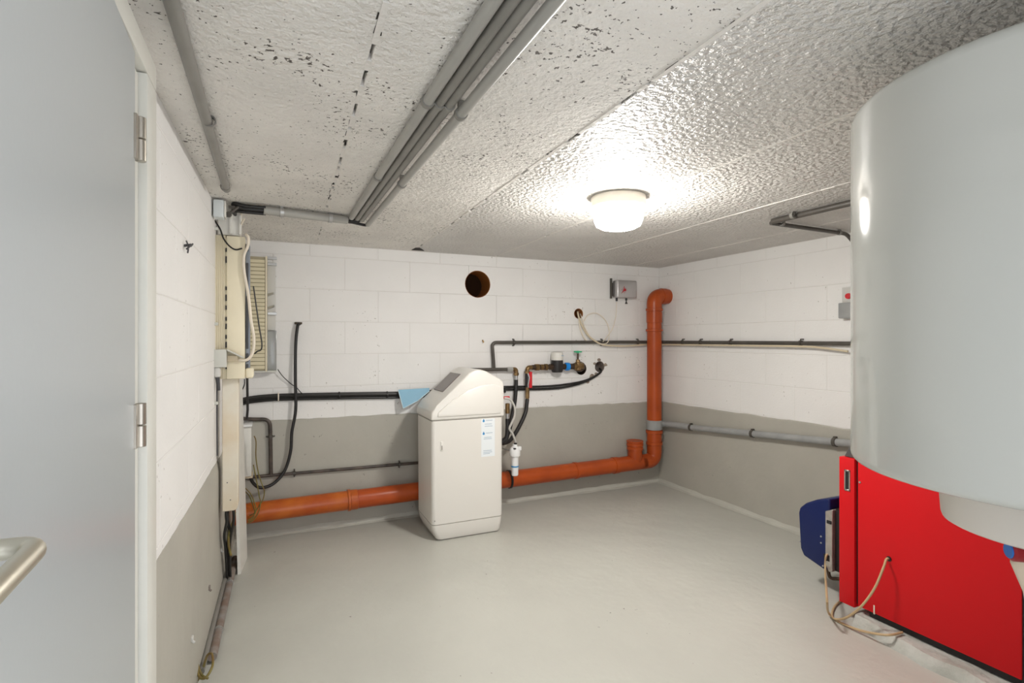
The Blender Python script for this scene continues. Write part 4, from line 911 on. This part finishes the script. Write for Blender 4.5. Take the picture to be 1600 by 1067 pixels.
thing('cabinet_feed', bm, 'cable_black', 'short black cable entering the small white cabinet from above', 'cable')
cable([YP(382, 592, 4.0), YP(382, 600, 4.0), YP(379, 608, 4.0), YP(376, 612, 4.02)], 0.0035, 'cable_black', 'short thin black wire under the trunking foot', 'loose_wire')
# earth wires dangling
W = [((397, 681), (400, 690), (400, 715), (404, 740), (410, 758), (413, 768), (411, 780), (405, 790), (398, 801), (390, 806)),
     ((396, 726), (399, 742), (402, 757), (405, 775), (407, 785), (404, 800), (396, 812), (386, 818)),
     ((380, 765), (389, 774), (394, 786), (398, 800), (396, 808), (388, 815)),
     ((383, 762), (392, 772), (397, 784), (400, 796), (397, 805), (387, 813))]
for i, pts in enumerate(W):
    cable([YP(u, v, 3.93 - 0.012 * i) for u, v in pts], 0.0036, 'wire_olive', ('longest olive earth wire dangling beside the small white cabinet', 'second olive earth wire dangling beside the small white cabinet', 'dark olive wire curling low over the orange pipe end', 'outer olive wire curling low over the orange pipe end')[i], 'earth_wire', 'wire', 'olive wires in the left corner')
cable([YP(367, 800, 3.3), YP(365, 812, 3.3), YP(360, 826, 3.28), YP(357, 842, 3.26), YP(358, 856, 3.3), YP(361, 868, 3.3)], 0.006, 'wire_olive', 'yellow green earth wire below the duct cover', 'green_wire', 'wire')
# meter board on the back wall
a, b = B(392, 400, 0.10), B(414.5, 579, 0.10)
mb = root('meter_board', 'cream slotted meter panel with metal brackets on the back wall', 'meter panel', ((a.x + b.x) / 2, YB - 0.05, b.z))
yb4 = YB - 0.10
bm = new(); box(bm, a.x - 0.03, b.x, yb4 + 0.006, YB - 0.002, b.z, a.z, 0.003); part('slotted_body', bm, 'slot_shade', mb)  # body painted dark so the gaps between ribs look shaded
bm = new(); zz = b.z + 0.012
while zz < a.z - 0.02:
    box(bm, a.x - 0.028, b.x - 0.002, yb4, yb4 + 0.008, zz, zz + 0.0225, 0.0015, 1); zz += 0.0272
part('slot_ribs', bm, 'cream_slot', mb, kind='stuff')
bm = new(); box(bm, b.x, b.x + 0.012, yb4 - 0.004, YB - 0.002, b.z - 0.006, a.z + 0.004, 0.002); part('edge_strip', bm, 'cream_plastic', mb)
x0m = b.x + 0.013; x1m = B(432, 500, 0.03).x
bm = new(); zA, zB_ = B(420, 410, 0.03).z, B(420, 516, 0.03).z
box(bm, x0m, x1m - 0.006, YB - 0.03, YB - 0.003, zB_, zA, 0.002); part('white_backplate', bm, 'plug_white', mb)
bm = new(); zC = B(420, 580, 0.03).z
box(bm, x0m, x1m, YB - 0.055, YB - 0.003, zC, zB_ - 0.002, 0.004); part('clear_cover', bm, 'clear_plastic', mb, 'clear plastic cover')
for v in (403.5, 413, 490):
    bm = new(); q = B(425, v, 0.035); box(bm, x0m, x1m + 0.002, YB - 0.045, YB - 0.03, q.z - 0.010, q.z + 0.010, 0.002, 1); cyl(bm, (x1m - 0.02, YB - 0.047, q.z), (x1m - 0.02, YB - 0.03, q.z), 0.005, 8)
    part('metal_bracket', bm, 'zinc', mb)
for u, v, l in ((427, 459, 0.028), (428, 479, 0.02)):
    bm = new(); q = B(u, v, 0.04); tube(bm, [q + Vector((-0.035, 0, -0.012)), q + Vector((0.004, -0.02, 0.004))], 0.008, 8)
    part('screw_stud', bm, 'zinc', mb)
bm = new(); box(bm, a.x - 0.03, x1m, yb4 - 0.002, YB - 0.003, b.z - 0.012, b.z - 0.001, 0.002, 1); part('bottom_rail', bm, 'box_grey', mb)

# ------------------------------------------------------------------ left wall foot: rusty conduit, wire loops, plugs
p, q = F(359, 874, 0.025), F(316, 1030, 0.03)
p.x = max(p.x, xl(p.y) + 0.045); q.x = max(q.x, xl(q.y) + 0.045)
fc = root('floor_conduit', 'rusty grey steel conduit along the foot of the left wall', 'conduit', (q.x, q.y, 0))
bm = new(); tube(bm, [p, p.lerp(q, 0.5), q], 0.019, 12); part('rusty_tube', bm, 'rust', fc)
bm = new(); wn = Vector((-0.028, 0, 0.012)); tube(bm, [p + wn, q + wn + Vector((0.0, -0.12, 0))], 0.012, 10); part('thin_conduit', bm, 'conduit_grey', fc)
for t in (0.33, 0.8):
    bm = new(); c_ = p.lerp(q, t); lathe(bm, [(0.019, -0.008), (0.022, -0.008), (0.022, 0.008), (0.019, 0.008)], c_, q - p, 12); part('conduit_clip', bm, 'zinc', fc)
lo = q + Vector((0.0, -0.01, 0.0))
def fl(u, v, zz): return F(u, v, zz)
cable([fl(314, 1030, 0.03), fl(308, 1042, 0.06), fl(312, 1058, 0.05), fl(322, 1058, 0.06), fl(332, 1040, 0.08), fl(331, 1022, 0.09), fl(324, 1024, 0.08), fl(318, 1042, 0.05), fl(313, 1056, 0.03), fl(306, 1066, 0.02)], 0.005, 'wire_olive', 'yellow green wire loop at the near end of the floor conduit', 'wire_loop', 'wire', n=8)
cable([fl(302, 1045, 0.09), fl(298, 1030, 0.11), fl(303, 1022, 0.12), fl(308, 1036, 0.08), fl(315, 1054, 0.04), fl(325, 1060, 0.03)], 0.0045, 'wire_olive', 'second smaller green wire loop beside the wall at the conduit end', 'wire_coil', 'wire', n=8)
for u, v, lab in ((346, 858, 'whitish wall plug in the grey plaster nearest the corner'), (327, 918, 'rusty wall plug in the middle of the grey plaster on the left'), (300, 998, 'whitish bracket stub low on the grey plaster nearest the door')):
    c_ = L(u, v, 0.012); bm = new()
    box(bm, c_.x - 0.004, c_.x + 0.005, c_.y - 0.012, c_.y + 0.012, c_.z - 0.007, c_.z + 0.009, 0.002, 1); cyl(bm, c_ + Vector((0, 0, -0.008)), c_ + Vector((0.008, 0, -0.016)), 0.005, 8)
    thing('wall_plug', bm, 'rust' if u == 327 else 'plug_white', lab, 'wall plug')
c_ = L(288, 384, 0.0); bm = new()
tube(bm, [c_ + Vector((-0.005, 0.0, 0)), c_ + Vector((0.022, -0.006, 0.004))], 0.005, 8); tube(bm, smooth_path([c_ + Vector((0.012, -0.035, -0.016)), c_ + Vector((0.02, -0.01, 0.0)), c_ + Vector((0.018, 0.02, 0.003)), c_ + Vector((0.02, 0.05, 0.016))]), 0.0035, 6); tube(bm, smooth_path([c_ + Vector((0.010, -0.03, 0.014)), c_ + Vector((0.014, -0.015, -0.004)), c_ + Vector((0.010, 0.005, -0.024))]), 0.0028, 6)
thing('wall_hook', bm, 'charcoal', 'bent metal hook high on the white left wall', 'hook')
c_ = B(754, 533, 0.0); bm = new(); tube(bm, [c_ + Vector((0, 0.004, 0.008)), c_ + Vector((0, -0.014, 0.0)), c_ + Vector((0.004, -0.016, -0.012))], 0.006, 8)
thing('wall_screw', bm, 'brass', 'small brass screw in the back wall left of the pipe bend', 'screw')
